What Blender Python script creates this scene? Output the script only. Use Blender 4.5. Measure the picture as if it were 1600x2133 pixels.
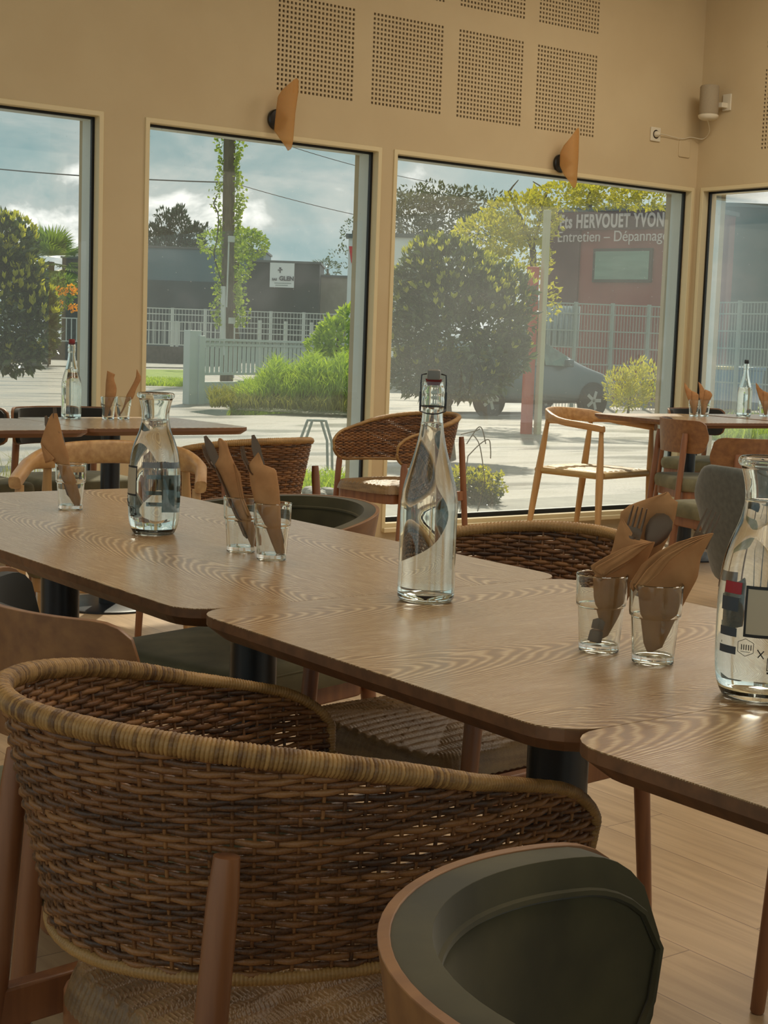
import bpy, bmesh, math, random
from mathutils import Vector, Matrix, Quaternion
PI = math.pi
random.seed(7)
for o in list(bpy.data.objects): bpy.data.objects.remove(o)
SC = bpy.context.scene
COL = SC.collection

# ------------------------------------------------------------------ camera
F_PX, CAM_H = 3138.0, 1.105
PITCH, ROLL, YAW = math.radians(-6.4806), math.radians(1.986), math.radians(53.2108)
FW = Vector((math.cos(YAW)*math.cos(PITCH), math.sin(YAW)*math.cos(PITCH), math.sin(PITCH)))
_r = Vector((math.sin(YAW), -math.cos(YAW), 0)); _u = _r.cross(FW)
RT = _r*math.cos(ROLL) + _u*math.sin(ROLL)
UP = -_r*math.sin(ROLL) + _u*math.cos(ROLL)
cam = bpy.data.cameras.new('camera'); co = bpy.data.objects.new('camera', cam); COL.objects.link(co)
m = Matrix.Identity(4)
for i in range(3): m[i][0] = RT[i]; m[i][1] = UP[i]; m[i][2] = -FW[i]
m[2][3] = CAM_H
co.matrix_world = m
cam.sensor_fit = 'VERTICAL'; cam.sensor_height = 24; cam.lens = F_PX/2133*24
cam.clip_start = 0.05; cam.clip_end = 1000
SC.camera = co

def at(px, py, D):
    """the point seen at that place of the photograph, D metres deep"""
    d = FW + RT*((px-800)/F_PX) - UP*((py-1066.5)/F_PX)
    return Vector((0, 0, CAM_H)) + d*D
def on_z(px, py, z):
    d = FW + RT*((px-800)/F_PX) - UP*((py-1066.5)/F_PX)
    return Vector((0, 0, CAM_H)) + d*((z-CAM_H)/d.z)
def on_y(px, py, y):
    d = FW + RT*((px-800)/F_PX) - UP*((py-1066.5)/F_PX)
    return Vector((0, 0, CAM_H)) + d*(y/d.y)

# ------------------------------------------------------------------ light
SC.view_settings.view_transform = 'Standard'; SC.view_settings.look = 'None'
SC.view_settings.exposure = 0.58; SC.view_settings.gamma = 1.0
SC.view_settings.use_curve_mapping = False
CY = SC.cycles
CY.use_denoising = True
CY.max_bounces = 14; CY.transparent_max_bounces = 24; CY.transmission_bounces = 12
CY.glossy_bounces = 6; CY.diffuse_bounces = 4
CY.sample_clamp_indirect = 6.0
CY.caustics_reflective = False; CY.caustics_refractive = True
CY.use_adaptive_sampling = True; CY.adaptive_threshold = 0.03

SUN_AZ, SUN_EL = math.radians(49.0), math.radians(42.0)
sun = bpy.data.lights.new('sun', 'SUN'); so = bpy.data.objects.new('sun', sun); COL.objects.link(so)
sun.energy = 2.5; sun.angle = math.radians(1.2); sun.color = (1.0, 0.90, 0.72)
sd = Vector((math.cos(SUN_AZ)*math.cos(SUN_EL), math.sin(SUN_AZ)*math.cos(SUN_EL), math.sin(SUN_EL)))
so.rotation_euler = sd.to_track_quat('Z', 'Y').to_euler(); so.location = sd*60

world = bpy.data.worlds.new('sky'); SC.world = world; world.use_nodes = True
wt = world.node_tree; wt.nodes.clear()
def wn(t, **k):
    n = wt.nodes.new(t)
    for a, b in k.items(): setattr(n, a, b)
    return n
tc = wn('ShaderNodeTexCoord'); mp = wn('ShaderNodeMapping'); mp.inputs['Scale'].default_value = (1, 1, 1.9)
nz = wn('ShaderNodeTexNoise'); nz.inputs['Scale'].default_value = 10; nz.inputs['Detail'].default_value = 7; nz.inputs['Roughness'].default_value = .56
nz.inputs['Distortion'].default_value = .35
rp = wn('ShaderNodeValToRGB')
e = rp.color_ramp.elements
e[0].position = .38; e[0].color = (.19, .29, .30, 1)
e[1].position = .64; e[1].color = (.80, .80, .76, 1)
x = e.new(.47); x.color = (.25, .33, .33, 1)
x = e.new(.56); x.color = (.36, .40, .385, 1)
bgn = wn('ShaderNodeBackground'); bgn.inputs['Strength'].default_value = .98
wo = wn('ShaderNodeOutputWorld')
L = wt.links.new
L(tc.outputs['Generated'], mp.inputs[0]); L(mp.outputs[0], nz.inputs['Vector']); L(nz.outputs['Fac'], rp.inputs['Fac'])
# hazy brightening of the cloud deck round the sun
dt = wn('ShaderNodeVectorMath', operation='DOT_PRODUCT'); dt.inputs[1].default_value = (math.cos(math.radians(24))*.92, math.sin(math.radians(24))*.92, .39)
mxg = wn('ShaderNodeMath', operation='MAXIMUM'); mxg.inputs[1].default_value = 0
pwg = wn('ShaderNodeMath', operation='POWER'); pwg.inputs[1].default_value = 13
glow = wn('ShaderNodeMixRGB'); glow.blend_type = 'MIX'; glow.inputs[2].default_value = (1.0, 1.0, .93, 1)
L(tc.outputs['Generated'], dt.inputs[0]); L(dt.outputs['Value'], mxg.inputs[0]); L(mxg.outputs[0], pwg.inputs[0]); L(pwg.outputs[0], glow.inputs[0]); L(rp.outputs[0], glow.inputs[1]); L(glow.outputs[0], bgn.inputs['Color']); L(bgn.outputs[0], wo.inputs['Surface'])

def area(name, loc, sx, sy, power, color, rot=(0, 0, 0)):
    l = bpy.data.lights.new(name, 'AREA'); l.shape = 'RECTANGLE'; l.size = sx; l.size_y = sy
    l.energy = power; l.color = color
    o = bpy.data.objects.new(name, l); COL.objects.link(o); o.location = loc; o.rotation_euler = rot
    return o
# added fill lights under the ceiling, no fixtures seen, to brighten the dining room
for lx, ly in ((1.5, 1.0), (4.5, 1.0), (4.2, 3.6), (1.5, 3.6)):
    area('ceiling_fill', (lx, ly, 3.52), 1.1, 1.1, 13.5 if lx < 3 else 17, (1.0, .90, .75))
area('ceiling_fill', (6.2, 4.6, 3.52), 1.1, 1.1, 23, (1.0, .90, .75))

# ------------------------------------------------------------------ helpers
def lin(h):
    h = h.lstrip('#')
    f = lambda c: c/12.92 if c <= .04045 else ((c+.055)/1.055)**2.4
    return tuple(f(int(h[i:i+2], 16)/255) for i in (0, 2, 4)) + (1,)

def new_mat(name):
    m = bpy.data.materials.new(name); m.use_nodes = True
    nt = m.node_tree; b = nt.nodes['Principled BSDF']
    return m, nt, b
def nd(nt, t, **k):
    n = nt.nodes.new(t)
    for a, b in k.items():
        if a in n.inputs.keys(): n.inputs[a].default_value = b
        else: setattr(n, a, b)
    return n
def math_n(nt, op, a, b=None):
    n = nt.nodes.new('ShaderNodeMath'); n.operation = op
    for i, v in enumerate((a, b)):
        if v is None: continue
        if isinstance(v, (int, float)): n.inputs[i].default_value = v
        else: nt.links.new(v, n.inputs[i])
    return n.outputs[0]

def mat(name, c1, c2=None, rough=.6, scale=8, stretch=(1, 1, 1), bump=0, metal=0, spec=.5, detail=4, sheen=0, island=0):
    m, nt, b = new_mat(name)
    b.inputs['Roughness'].default_value = rough; b.inputs['Metallic'].default_value = metal
    b.inputs['Specular IOR Level'].default_value = spec
    if sheen: b.inputs['Sheen Weight'].default_value = sheen; b.inputs['Sheen Roughness'].default_value = .4
    c1 = lin(c1) if isinstance(c1, str) else tuple(c1)+(1,)
    c2 = c1 if c2 is None else (lin(c2) if isinstance(c2, str) else tuple(c2)+(1,))
    tcn = nd(nt, 'ShaderNodeTexCoord'); mpn = nd(nt, 'ShaderNodeMapping')
    mpn.inputs['Scale'].default_value = stretch
    n = nd(nt, 'ShaderNodeTexNoise', Scale=scale, Detail=detail)
    r = nd(nt, 'ShaderNodeValToRGB'); r.color_ramp.elements[0].color = c1; r.color_ramp.elements[1].color = c2
    r.color_ramp.elements[0].position = .35; r.color_ramp.elements[1].position = .65
    nt.links.new(tcn.outputs['Object'], mpn.inputs[0]); nt.links.new(mpn.outputs[0], n.inputs['Vector'])
    if island:
        g = nd(nt, 'ShaderNodeNewGeometry')
        f = math_n(nt, 'ADD', math_n(nt, 'MULTIPLY', g.outputs['Random Per Island'], island), math_n(nt, 'MULTIPLY', n.outputs['Fac'], 1-island))
        nt.links.new(f, r.inputs[0])
    else:
        nt.links.new(n.outputs['Fac'], r.inputs[0])
    nt.links.new(r.outputs[0], b.inputs['Base Color'])
    if bump:
        bp = nd(nt, 'ShaderNodeBump', Strength=bump, Distance=.002)
        nt.links.new(n.outputs['Fac'], bp.inputs['Height']); nt.links.new(bp.outputs[0], b.inputs['Normal'])
    return m

def wood(name, c1, c2, axis='z', rough=.42, scale=1.0, bump=.08):
    st = {'x': (3, 40, 40), 'y': (40, 3, 40), 'z': (40, 40, 3)}[axis]
    return mat(name, c1, c2, rough=rough, scale=1.2*scale, stretch=st, bump=bump, detail=6)

def leafmat(name, c1, c2, trans=.35, rough=.35):
    m, nt, b = new_mat(name)
    g = nd(nt, 'ShaderNodeNewGeometry')
    r = nd(nt, 'ShaderNodeValToRGB'); r.color_ramp.elements[0].color = lin(c1); r.color_ramp.elements[1].color = lin(c2)
    nt.links.new(g.outputs['Random Per Island'], r.inputs[0]); nt.links.new(r.outputs[0], b.inputs['Base Color'])
    b.inputs['Roughness'].default_value = rough; b.inputs['Specular IOR Level'].default_value = .8
    t = nd(nt, 'ShaderNodeBsdfTranslucent'); mx = nd(nt, 'ShaderNodeMixShader'); mx.inputs[0].default_value = trans
    mixc = nd(nt, 'ShaderNodeMixRGB'); mixc.blend_type = 'MULTIPLY'; mixc.inputs[0].default_value = 1
    mixc.inputs[2].default_value = (1.3, 1.25, .5, 1); nt.links.new(r.outputs[0], mixc.inputs[1])
    nt.links.new(mixc.outputs[0], t.inputs['Color'])
    nt.links.new(b.outputs[0], mx.inputs[1]); nt.links.new(t.outputs[0], mx.inputs[2])
    nt.links.new(mx.outputs[0], nt.nodes['Material Output'].inputs['Surface'])
    return m

class MB:
    def __init__(s): s.v = []; s.f = []; s.xf = None
    def add(s, vs, fs):
        k = len(s.v)
        if s.xf is not None: vs = [s.xf @ Vector(p) for p in vs]
        s.v.extend(tuple(p) for p in vs); s.f.extend(tuple(k+i for i in f) for f in fs)
    def box(s, x0, x1, y0, y1, z0, z1):
        s.add([(x, y, z) for z in (z0, z1) for y in (y0, y1) for x in (x0, x1)],
              [(0, 2, 3, 1), (4, 5, 7, 6), (0, 1, 5, 4), (2, 6, 7, 3), (0, 4, 6, 2), (1, 3, 7, 5)])
    def bar(s, a, b, w, h=None, up=(0, 0, 1)):
        a = Vector(a); b = Vector(b); h = h or w; d = (b-a).normalized(); u = Vector(up)
        if abs(d.dot(u)) > .98: u = Vector((1, 0, 0))
        r = d.cross(u).normalized()*(w/2); u = r.cross(d).normalized()*(h/2)
        s.add([p+sx*r+sy*u for p in (a, b) for sx, sy in ((-1, -1), (1, -1), (1, 1), (-1, 1))],
              [(0, 3, 2, 1), (4, 5, 6, 7), (0, 1, 5, 4), (1, 2, 6, 5), (2, 3, 7, 6), (3, 0, 4, 7)])
    def tube(s, pts, rad, n=8, closed=False, ell=1.0, up=None, cap=True):
        pts = [Vector(p) for p in pts]; N = len(pts)
        if not isinstance(rad, (list, tuple)): rad = [rad]*N
        T = []
        for i in range(N):
            a = pts[i-1] if (i > 0 or closed) else pts[i]; b = pts[(i+1) % N] if (i < N-1 or closed) else pts[i]
            T.append((b-a).normalized())
        nrm = Vector(up) if up else (Vector((0, 0, 1)) if abs(T[0].z) < .9 else Vector((1, 0, 0)))
        vs = []
        for i in range(N):
            if up: nrm = Vector(up)
            nrm = (nrm - T[i]*nrm.dot(T[i])).normalized(); bi = T[i].cross(nrm)
            for k in range(n):
                a = 2*PI*k/n
                vs.append(pts[i] + nrm*(math.cos(a)*rad[i]) + bi*(math.sin(a)*rad[i]*ell))
        fs = []
        for i in range(N if closed else N-1):
            j = (i+1) % N
            for k in range(n): fs.append((i*n+k, i*n+(k+1) % n, j*n+(k+1) % n, j*n+k))
        if cap and not closed: fs.append(tuple(range(n-1, -1, -1))); fs.append(tuple((N-1)*n+k for k in range(n)))
        s.add(vs, fs)
    def lathe(s, prof, n=32, c=(0, 0, 0), closed=False):
        vs = []
        for r, z in prof:
            for k in range(n):
                a = 2*PI*k/n; vs.append((c[0]+r*math.cos(a), c[1]+r*math.sin(a), c[2]+z))
        fs = []; N = len(prof)
        for i in range(N if closed else N-1):
            j = (i+1) % N
            for k in range(n): fs.append((i*n+k, i*n+(k+1) % n, j*n+(k+1) % n, j*n+k))
        if not closed: fs.append(tuple(range(n-1, -1, -1))); fs.append(tuple((N-1)*n+k for k in range(n)))
        s.add(vs, fs)
    def rings(s, loops, cap=True):
        n = len(loops[0]); vs = [p for l in loops for p in l]; fs = []
        for i in range(len(loops)-1):
            for k in range(n): fs.append((i*n+k, i*n+(k+1) % n, (i+1)*n+(k+1) % n, (i+1)*n+k))
        if cap: fs.append(tuple(range(n-1, -1, -1))); fs.append(tuple((len(loops)-1)*n+k for k in range(n)))
        s.add(vs, fs)
    def grid(s, fn, nu, nv, wrap=False):
        vs = [fn(i/(nu-1) if not wrap else i/nu, j/(nv-1)) for j in range(nv) for i in range(nu)]
        fs = [(j*nu+i, j*nu+(i+1) % nu, (j+1)*nu+(i+1) % nu, (j+1)*nu+i) for j in range(nv-1) for i in range(nu if wrap else nu-1)]
        s.add(vs, fs)
    def build(s, name, m=None, parent=None, smooth=True, bevel=0, seg=2, sub=0, solid=0, angle=40):
        me = bpy.data.meshes.new(name); me.from_pydata([tuple(p) for p in s.v], [], s.f); me.update()
        if m: me.materials.append(m)
        o = bpy.data.objects.new(name, me); COL.objects.link(o)
        if parent: o.parent = parent
        bm = bmesh.new(); bm.from_mesh(me); bmesh.ops.recalc_face_normals(bm, faces=bm.faces); bm.to_mesh(me); bm.free()
        if smooth:
            me.polygons.foreach_set('use_smooth', [True]*len(me.polygons))
            me.set_sharp_from_angle(angle=math.radians(angle))
        if solid: md = o.modifiers.new('thickness', 'SOLIDIFY'); md.thickness = solid; md.offset = 0
        if bevel:
            md = o.modifiers.new('bevel', 'BEVEL'); md.width = bevel; md.segments = seg; md.limit_method = 'ANGLE'
        if sub: md = o.modifiers.new('subdivision', 'SUBSURF'); md.levels = sub; md.render_levels = sub
        return o

def tag(o, label, cat=None, group=None, kind=None):
    if label: o['label'] = label
    if cat: o['category'] = cat
    if group: o['group'] = group
    if kind: o['kind'] = kind
    return o
def thing(name, loc, rz, label, cat, group=None):
    o = bpy.data.objects.new(name, None); COL.objects.link(o); o.empty_display_size = .1
    o.location = loc; o.rotation_euler = (0, 0, rz)
    return tag(o, label, cat, group)
def struct(o): o['kind'] = 'structure'; return o
def kids(o): return [c for c in o.children]
def dup(root, loc, rz, label, group=None):
    def cp(o, par):
        c = o.copy(); COL.objects.link(c); c.parent = par
        for ch in kids(o): cp(ch, c)
        return c
    r = cp(root, None); r.location = loc; r.rotation_euler = (0, 0, rz); r['label'] = label
    if group: r['group'] = group
    return r
def text_mesh(txt, size, name, m, mtx, parent=None, extrude=.004, offset=0, align='LEFT', space=1.0):
    c = bpy.data.curves.new('t', 'FONT'); c.body = txt; c.size = size; c.extrude = extrude; c.offset = offset
    c.align_x = align; c.space_character = space
    t = bpy.data.objects.new('t', c); COL.objects.link(t)
    dg = bpy.context.evaluated_depsgraph_get(); me = bpy.data.meshes.new_from_object(t.evaluated_get(dg))
    bpy.data.objects.remove(t); me.materials.clear(); me.materials.append(m)
    o = bpy.data.objects.new(name, me); COL.objects.link(o)
    me.transform(mtx)
    if parent: o.parent = parent
    return o
def rrect(x0, x1, y0, y1, r, n=6):
    o = []
    for cx, cy, a0 in ((x1-r, y1-r, 0), (x0+r, y1-r, 90), (x0+r, y0+r, 180), (x1-r, y0+r, 270)):
        for k in range(n+1):
            a = math.radians(a0+90*k/n); o.append((cx+r*math.cos(a), cy+r*math.sin(a)))
    return o

# ------------------------------------------------------------------ materials
M = {}
M['paint'] = mat('wall_paint', '#cbb792', '#c6b18c', rough=.75, scale=3, bump=.03)
M['paint_in'] = mat('cavity', '#2a2018', rough=.9)
M['trim'] = mat('window_trim_paint', '#dccba2', rough=.45)
M['alu'] = mat('white_window_profile', '#f0f3ec', '#e9ece4', rough=.4, scale=3)
M['gasket'] = mat('black_gasket', '#0b0c0c', rough=.5)
M['ceil'] = mat('ceiling_paint', '#d9ccb0', rough=.9)
M['steel_black'] = mat('black_powder_coat', '#0d0f12', '#12151a', rough=.35, scale=60, spec=.6)
M['oak'] = wood('light_oak', '#b58a58', '#c99f6b', 'z')
M['oak_x'] = wood('light_oak_rail', '#a97c4c', '#c59a66', 'x')
M['walnut'] = wood('brown_stained_wood', '#6b4029', '#845233', 'z', rough=.4)
M['teak'] = wood('warm_brown_wood', '#7d5035', '#96633f', 'z', rough=.38)
M['ply'] = wood('curved_plywood', '#7c5231', '#92653c', 'x', rough=.38)
M['ply_light'] = wood('pale_plywood', '#c0966a', '#cda478', 'x', rough=.4)
M['velvet'] = mat('olive_velvet', '#3a341f', '#524a2f', rough=.9, scale=9, sheen=.15, bump=.2, detail=8)
M['velvet_l'] = mat('grey_green_fabric', '#6a654c', '#7e785b', rough=.9, scale=14, sheen=.1, bump=.3, detail=8)
M['velvet_d'] = mat('dark_upholstery', '#1d1c18', '#282620', rough=.85, scale=10, sheen=.2)
M['greyshell'] = mat('grey_fabric_shell', '#5b5c56', '#686962', rough=.8, scale=60, bump=.1, sheen=.2)
M['chrome'] = mat('chromed_wire', '#9a9a96', rough=.25, metal=1)
M['ceramic'] = mat('grey_ceramic', '#77746c', rough=.35)
M['rubber_red'] = mat('red_rubber_seal', '#7d1f1c', rough=.5)
M['cutlery'] = mat('brushed_steel', '#6b5747', rough=.38, metal=.8)
M['kraft'] = mat('kraft_paper', '#a27246', '#b48354', rough=.85, scale=30, bump=.25, detail=8)
M['white_pl'] = mat('white_plastic', '#d9cfb8', rough=.5)
M['spk_mesh'] = mat('speaker_fabric', '#a3947a', '#9b8c73', rough=.85, scale=300, bump=.2)
M['floor'] = None

def wicker_mat(name, c1, c2, c3):
    m, nt, b = new_mat(name)
    tcn = nd(nt, 'ShaderNodeTexCoord')
    n1 = nd(nt, 'ShaderNodeTexNoise', Scale=14, Detail=3); n2 = nd(nt, 'ShaderNodeTexNoise', Scale=420, Detail=2)
    mp_ = nd(nt, 'ShaderNodeMapping'); mp_.inputs['Scale'].default_value = (1, 1, 6)
    nt.links.new(tcn.outputs['Object'], mp_.inputs[0]); nt.links.new(mp_.outputs[0], n1.inputs[0]); nt.links.new(tcn.outputs['Object'], n2.inputs[0])
    g = nd(nt, 'ShaderNodeNewGeometry')
    f = math_n(nt, 'ADD', math_n(nt, 'MULTIPLY', g.outputs['Random Per Island'], .35), math_n(nt, 'MULTIPLY', n1.outputs['Fac'], .65))
    f = math_n(nt, 'ADD', math_n(nt, 'MULTIPLY', n2.outputs['Fac'], .25), math_n(nt, 'SUBTRACT', f, .125))
    r = nd(nt, 'ShaderNodeValToRGB'); r.color_ramp.elements[0].color = lin(c1); r.color_ramp.elements[0].position = .3
    r.color_ramp.elements[1].color = lin(c3); r.color_ramp.elements[1].position = .75
    e = r.color_ramp.elements.new(.5); e.color = lin(c2)
    nt.links.new(f, r.inputs[0]); nt.links.new(r.outputs[0], b.inputs['Base Color'])
    b.inputs['Roughness'].default_value = .45
    bp = nd(nt, 'ShaderNodeBump', Strength=.5, Distance=.001); nt.links.new(n2.outputs['Fac'], bp.inputs['Height']); nt.links.new(bp.outputs[0], b.inputs['Normal'])
    return m
M['wicker'] = wicker_mat('woven_rattan', '#452c1b', '#7a4f2c', '#9c6c3f')
M['wick_rim'] = wicker_mat('wrapped_rattan', '#6b4a2a', '#96703f', '#b68c54')
M['seatcord'] = wicker_mat('seat_cord', '#4a3622', '#725637', '#94754c')
M['cord'] = wicker_mat('paper_cord', '#a58551', '#b99a63', '#c9aa74')

def table_mat(name, along, off=(0, 0)):
    m, nt, b = new_mat(name); Lk = nt.links.new
    tcn = nd(nt, 'ShaderNodeTexCoord'); sp = nd(nt, 'ShaderNodeSeparateXYZ'); Lk(tcn.outputs['Object'], sp.inputs[0])
    u = sp.outputs[along]; w = sp.outputs[1-along]
    u = math_n(nt, 'ADD', u, off[0]); w = math_n(nt, 'ADD', w, off[1])
    cmb = nd(nt, 'ShaderNodeCombineXYZ'); Lk(math_n(nt, 'MULTIPLY', u, 2.2), cmb.inputs[0]); Lk(math_n(nt, 'MULTIPLY', w, 7.0), cmb.inputs[1])
    n1 = nd(nt, 'ShaderNodeTexNoise', Scale=1.0, Detail=3, Roughness=.5); Lk(cmb.outputs[0], n1.inputs['Vector'])
    fine = nd(nt, 'ShaderNodeCombineXYZ'); Lk(math_n(nt, 'MULTIPLY', u, 14), fine.inputs[0]); Lk(math_n(nt, 'MULTIPLY', w, 480), fine.inputs[1])
    n2 = nd(nt, 'ShaderNodeTexNoise', Scale=1.0, Detail=4, Roughness=.6); Lk(fine.outputs[0], n2.inputs['Vector'])
    wob = math_n(nt, 'MULTIPLY', math_n(nt, 'SUBTRACT', n1.outputs['Fac'], .5), .10)
    wf = math_n(nt, 'PINGPONG', math_n(nt, 'ADD', w, wob), .16)
    q = math_n(nt, 'MULTIPLY', math_n(nt, 'POWER', wf, 2), 1500)
    ph = math_n(nt, 'ADD', math_n(nt, 'ADD', math_n(nt, 'MULTIPLY', u, 36), q), math_n(nt, 'MULTIPLY', n1.outputs['Fac'], 11))
    ph = math_n(nt, 'ADD', ph, math_n(nt, 'MULTIPLY', n2.outputs['Fac'], .55))
    sn = math_n(nt, 'SINE', math_n(nt, 'MULTIPLY', ph, 2*PI))
    f = math_n(nt, 'ADD', math_n(nt, 'MULTIPLY', sn, .30), .42)
    f = math_n(nt, 'ADD', f, math_n(nt, 'MULTIPLY', math_n(nt, 'SUBTRACT', n2.outputs['Fac'], .5), 1.5))
    r = nd(nt, 'ShaderNodeValToRGB')
    r.color_ramp.elements[0].color = lin('#8f6a42'); r.color_ramp.elements[0].position = .25
    r.color_ramp.elements[1].color = lin('#e6cda6'); r.color_ramp.elements[1].position = .95
    e = r.color_ramp.elements.new(.55); e.color = lin('#b58d5d')
    Lk(f, r.inputs[0]); Lk(r.outputs[0], b.inputs['Base Color'])
    b.inputs['Coat Weight'].default_value = .75; b.inputs['Coat Roughness'].default_value = .24; b.inputs['Roughness'].default_value = .36; b.inputs['Specular IOR Level'].default_value = .6
    bp = nd(nt, 'ShaderNodeBump', Strength=.35, Distance=.0008); Lk(f, bp.inputs['Height']); Lk(bp.outputs[0], b.inputs['Normal'])
    return m
M['table_y'] = table_mat('oak_veneer_long', 1, (.3, .12))
M['table_x'] = table_mat('oak_veneer_cross', 0, (.1, .05))
M['table_x2'] = table_mat('oak_veneer_cross_b', 0, (.75, .31))
M['edge'] = wood('table_edge', '#6d4a31', '#84593a', 'x', rough=.45)

def glass_mat(name, col=(1, 1, 1), ior=1.5, rough=0):
    m = bpy.data.materials.new(name); m.use_nodes = True; nt = m.node_tree; nt.nodes.clear()
    g = nt.nodes.new('ShaderNodeBsdfGlass'); g.inputs['Color'].default_value = tuple(col)+(1,); g.inputs['IOR'].default_value = ior
    g.inputs['Roughness'].default_value = rough
    o = nt.nodes.new('ShaderNodeOutputMaterial'); nt.links.new(g.outputs[0], o.inputs[0]); return m
M['glass'] = glass_mat('clear_glass', (.975, .99, .98), 1.5)
M['water'] = glass_mat('water', (.99, 1, .995), 1.33)

def pane_mat(name, dust):
    m = bpy.data.materials.new(name); m.use_nodes = True; nt = m.node_tree; nt.nodes.clear(); Lk = nt.links.new
    t = nd(nt, 'ShaderNodeBsdfTransparent'); t.inputs[0].default_value = (.93, .95, .93, 1)
    g = nd(nt, 'ShaderNodeBsdfGlossy'); g.inputs['Roughness'].default_value = .0; g.inputs[0].default_value = (1, 1, 1, 1)
    fr = nd(nt, 'ShaderNodeFresnel'); fr.inputs[0].default_value = 1.5
    m1 = nd(nt, 'ShaderNodeMixShader'); Lk(fr.outputs[0], m1.inputs[0]); Lk(t.outputs[0], m1.inputs[1]); Lk(g.outputs[0], m1.inputs[2])
    tr = nd(nt, 'ShaderNodeBsdfTranslucent'); tr.inputs[0].default_value = (.95, .93, .85, 1)
    tcn = nd(nt, 'ShaderNodeTexCoord')
    n = nd(nt, 'ShaderNodeTexNoise', Scale=1.3, Detail=4); Lk(tcn.outputs['Object'], n.inputs['Vector'])
    sp = nd(nt, 'ShaderNodeTexVoronoi', Scale=26); Lk(tcn.outputs['Object'], sp.inputs['Vector'])
    spot = math_n(nt, 'MULTIPLY', math_n(nt, 'LESS_THAN', sp.outputs['Distance'], .055), .35)
    f = math_n(nt, 'ADD', math_n(nt, 'MULTIPLY', math_n(nt, 'ADD', n.outputs['Fac'], .25), dust), math_n(nt, 'MULTIPLY', spot, .6))
    m2 = nd(nt, 'ShaderNodeMixShader'); Lk(f, m2.inputs[0]); Lk(m1.outputs[0], m2.inputs[1]); Lk(tr.outputs[0], m2.inputs[2])
    o = nd(nt, 'ShaderNodeOutputMaterial'); Lk(m2.outputs[0], o.inputs[0]); return m
M['pane'] = pane_mat('dusty_window_glass', .08)
M['pane3'] = pane_mat('dusty_window_glass_b', .15)

# ------------------------------------------------------------------ the room
WY, GY, OY = 6.58, 6.64, 6.79      # inner wall face, glass, outer end of the reveal
CX = 7.276
WIN = [(0.55, 3.185), (3.445, 4.80), (4.925, 7.235)]
ZB, ZT = .135, 2.10
def floor_mat():
    m, nt, b = new_mat('oak_plank_floor'); Lk = nt.links.new
    tcn = nd(nt, 'ShaderNodeTexCoord'); mpn = nd(nt, 'ShaderNodeMapping'); mpn.inputs['Rotation'].default_value = (0, 0, PI/2)
    br = nd(nt, 'ShaderNodeTexBrick', Scale=1.0); br.inputs['Brick Width'].default_value = 1.2; br.inputs['Row Height'].default_value = .19
    br.inputs['Mortar Size'].default_value = .0012; br.inputs['Mortar Smooth'].default_value = .1; br.inputs['Bias'].default_value = 0
    br.inputs['Color1'].default_value = lin('#c3a681'); br.inputs['Color2'].default_value = lin('#b39670'); br.inputs['Mortar'].default_value = lin('#7a6147')
    Lk(tcn.outputs['Object'], mpn.inputs[0]); Lk(mpn.outputs[0], br.inputs['Vector'])
    m2 = nd(nt, 'ShaderNodeMapping'); m2.inputs['Scale'].default_value = (22, 1.6, 1); Lk(tcn.outputs['Object'], m2.inputs[0])
    n = nd(nt, 'ShaderNodeTexNoise', Scale=1.4, Detail=6, Distortion=.8); Lk(m2.outputs[0], n.inputs['Vector'])
    mx = nd(nt, 'ShaderNodeMixRGB'); mx.blend_type = 'MULTIPLY'; mx.inputs[0].default_value = .5
    r = nd(nt, 'ShaderNodeValToRGB'); r.color_ramp.elements[0].color = (.62, .55, .48, 1); r.color_ramp.elements[1].color = (1.1, 1.08, 1.05, 1)
    r.color_ramp.elements[0].position = .35; r.color_ramp.elements[1].position = .65
    Lk(n.outputs['Fac'], r.inputs[0]); Lk(br.outputs[0], mx.inputs[1]); Lk(r.outputs[0], mx.inputs[2]); Lk(mx.outputs[0], b.inputs['Base Color'])
    b.inputs['Roughness'].default_value = .38; b.inputs['Specular IOR Level'].default_value = .4
    return m
M['floor'] = floor_mat()
b = MB(); b.box(-3, CX+.3, -3, OY, -.12, 0); struct(b.build('floor', M['floor'], smooth=False))
b = MB(); b.box(-3, CX+.3, -3, OY, 3.6, 3.75); struct(b.build('ceiling', M['ceil'], smooth=False))

def perforated(b, xs, z0s, holes, pitch, plane):
    """square holes: frames of wall skin around every hole, real depth"""
    for x0 in xs:
        for z0 in z0s:
            for i in range(holes):
                for j in range(holes):
                    a, c = x0+i*pitch, z0+j*pitch; h = pitch; q = pitch*.23
                    o = [(a, c), (a+h, c), (a+h, c+h), (a, c+h)]; k = [(a+q, c+q), (a+h-q, c+q), (a+h-q, c+h-q), (a+q, c+h-q)]
                    vs = [plane(p, 0) for p in o] + [plane(p, 0) for p in k] + [plane(p, .0125) for p in k]
                    fs = [(t, (t+1) % 4, 4+(t+1) % 4, 4+t) for t in range(4)] + [(4+t, 4+(t+1) % 4, 8+(t+1) % 4, 8+t) for t in range(4)]
                    b.add(vs, fs)
def wall_rects(b, x0, x1, z0, z1, cuts, plane):
    """flat skin with rectangular cuts"""
    xs = sorted({x0, x1} | {c[k] for c in cuts for k in (0, 1)}); zs = sorted({z0, z1} | {c[k] for c in cuts for k in (2, 3)})
    for i in range(len(xs)-1):
        for j in range(len(zs)-1):
            cx, cz = (xs[i]+xs[i+1])/2, (zs[j]+zs[j+1])/2
            if any(c[0] < cx < c[1] and c[2] < cz < c[3] for c in cuts): continue
            b.add([plane(p, 0) for p in ((xs[i], zs[j]), (xs[i+1], zs[j]), (xs[i+1], zs[j+1]), (xs[i], zs[j+1]))], [(0, 1, 2, 3)])
P = .4665/19.55
pw = lambda p, d: (p[0], WY+d, p[1])
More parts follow.
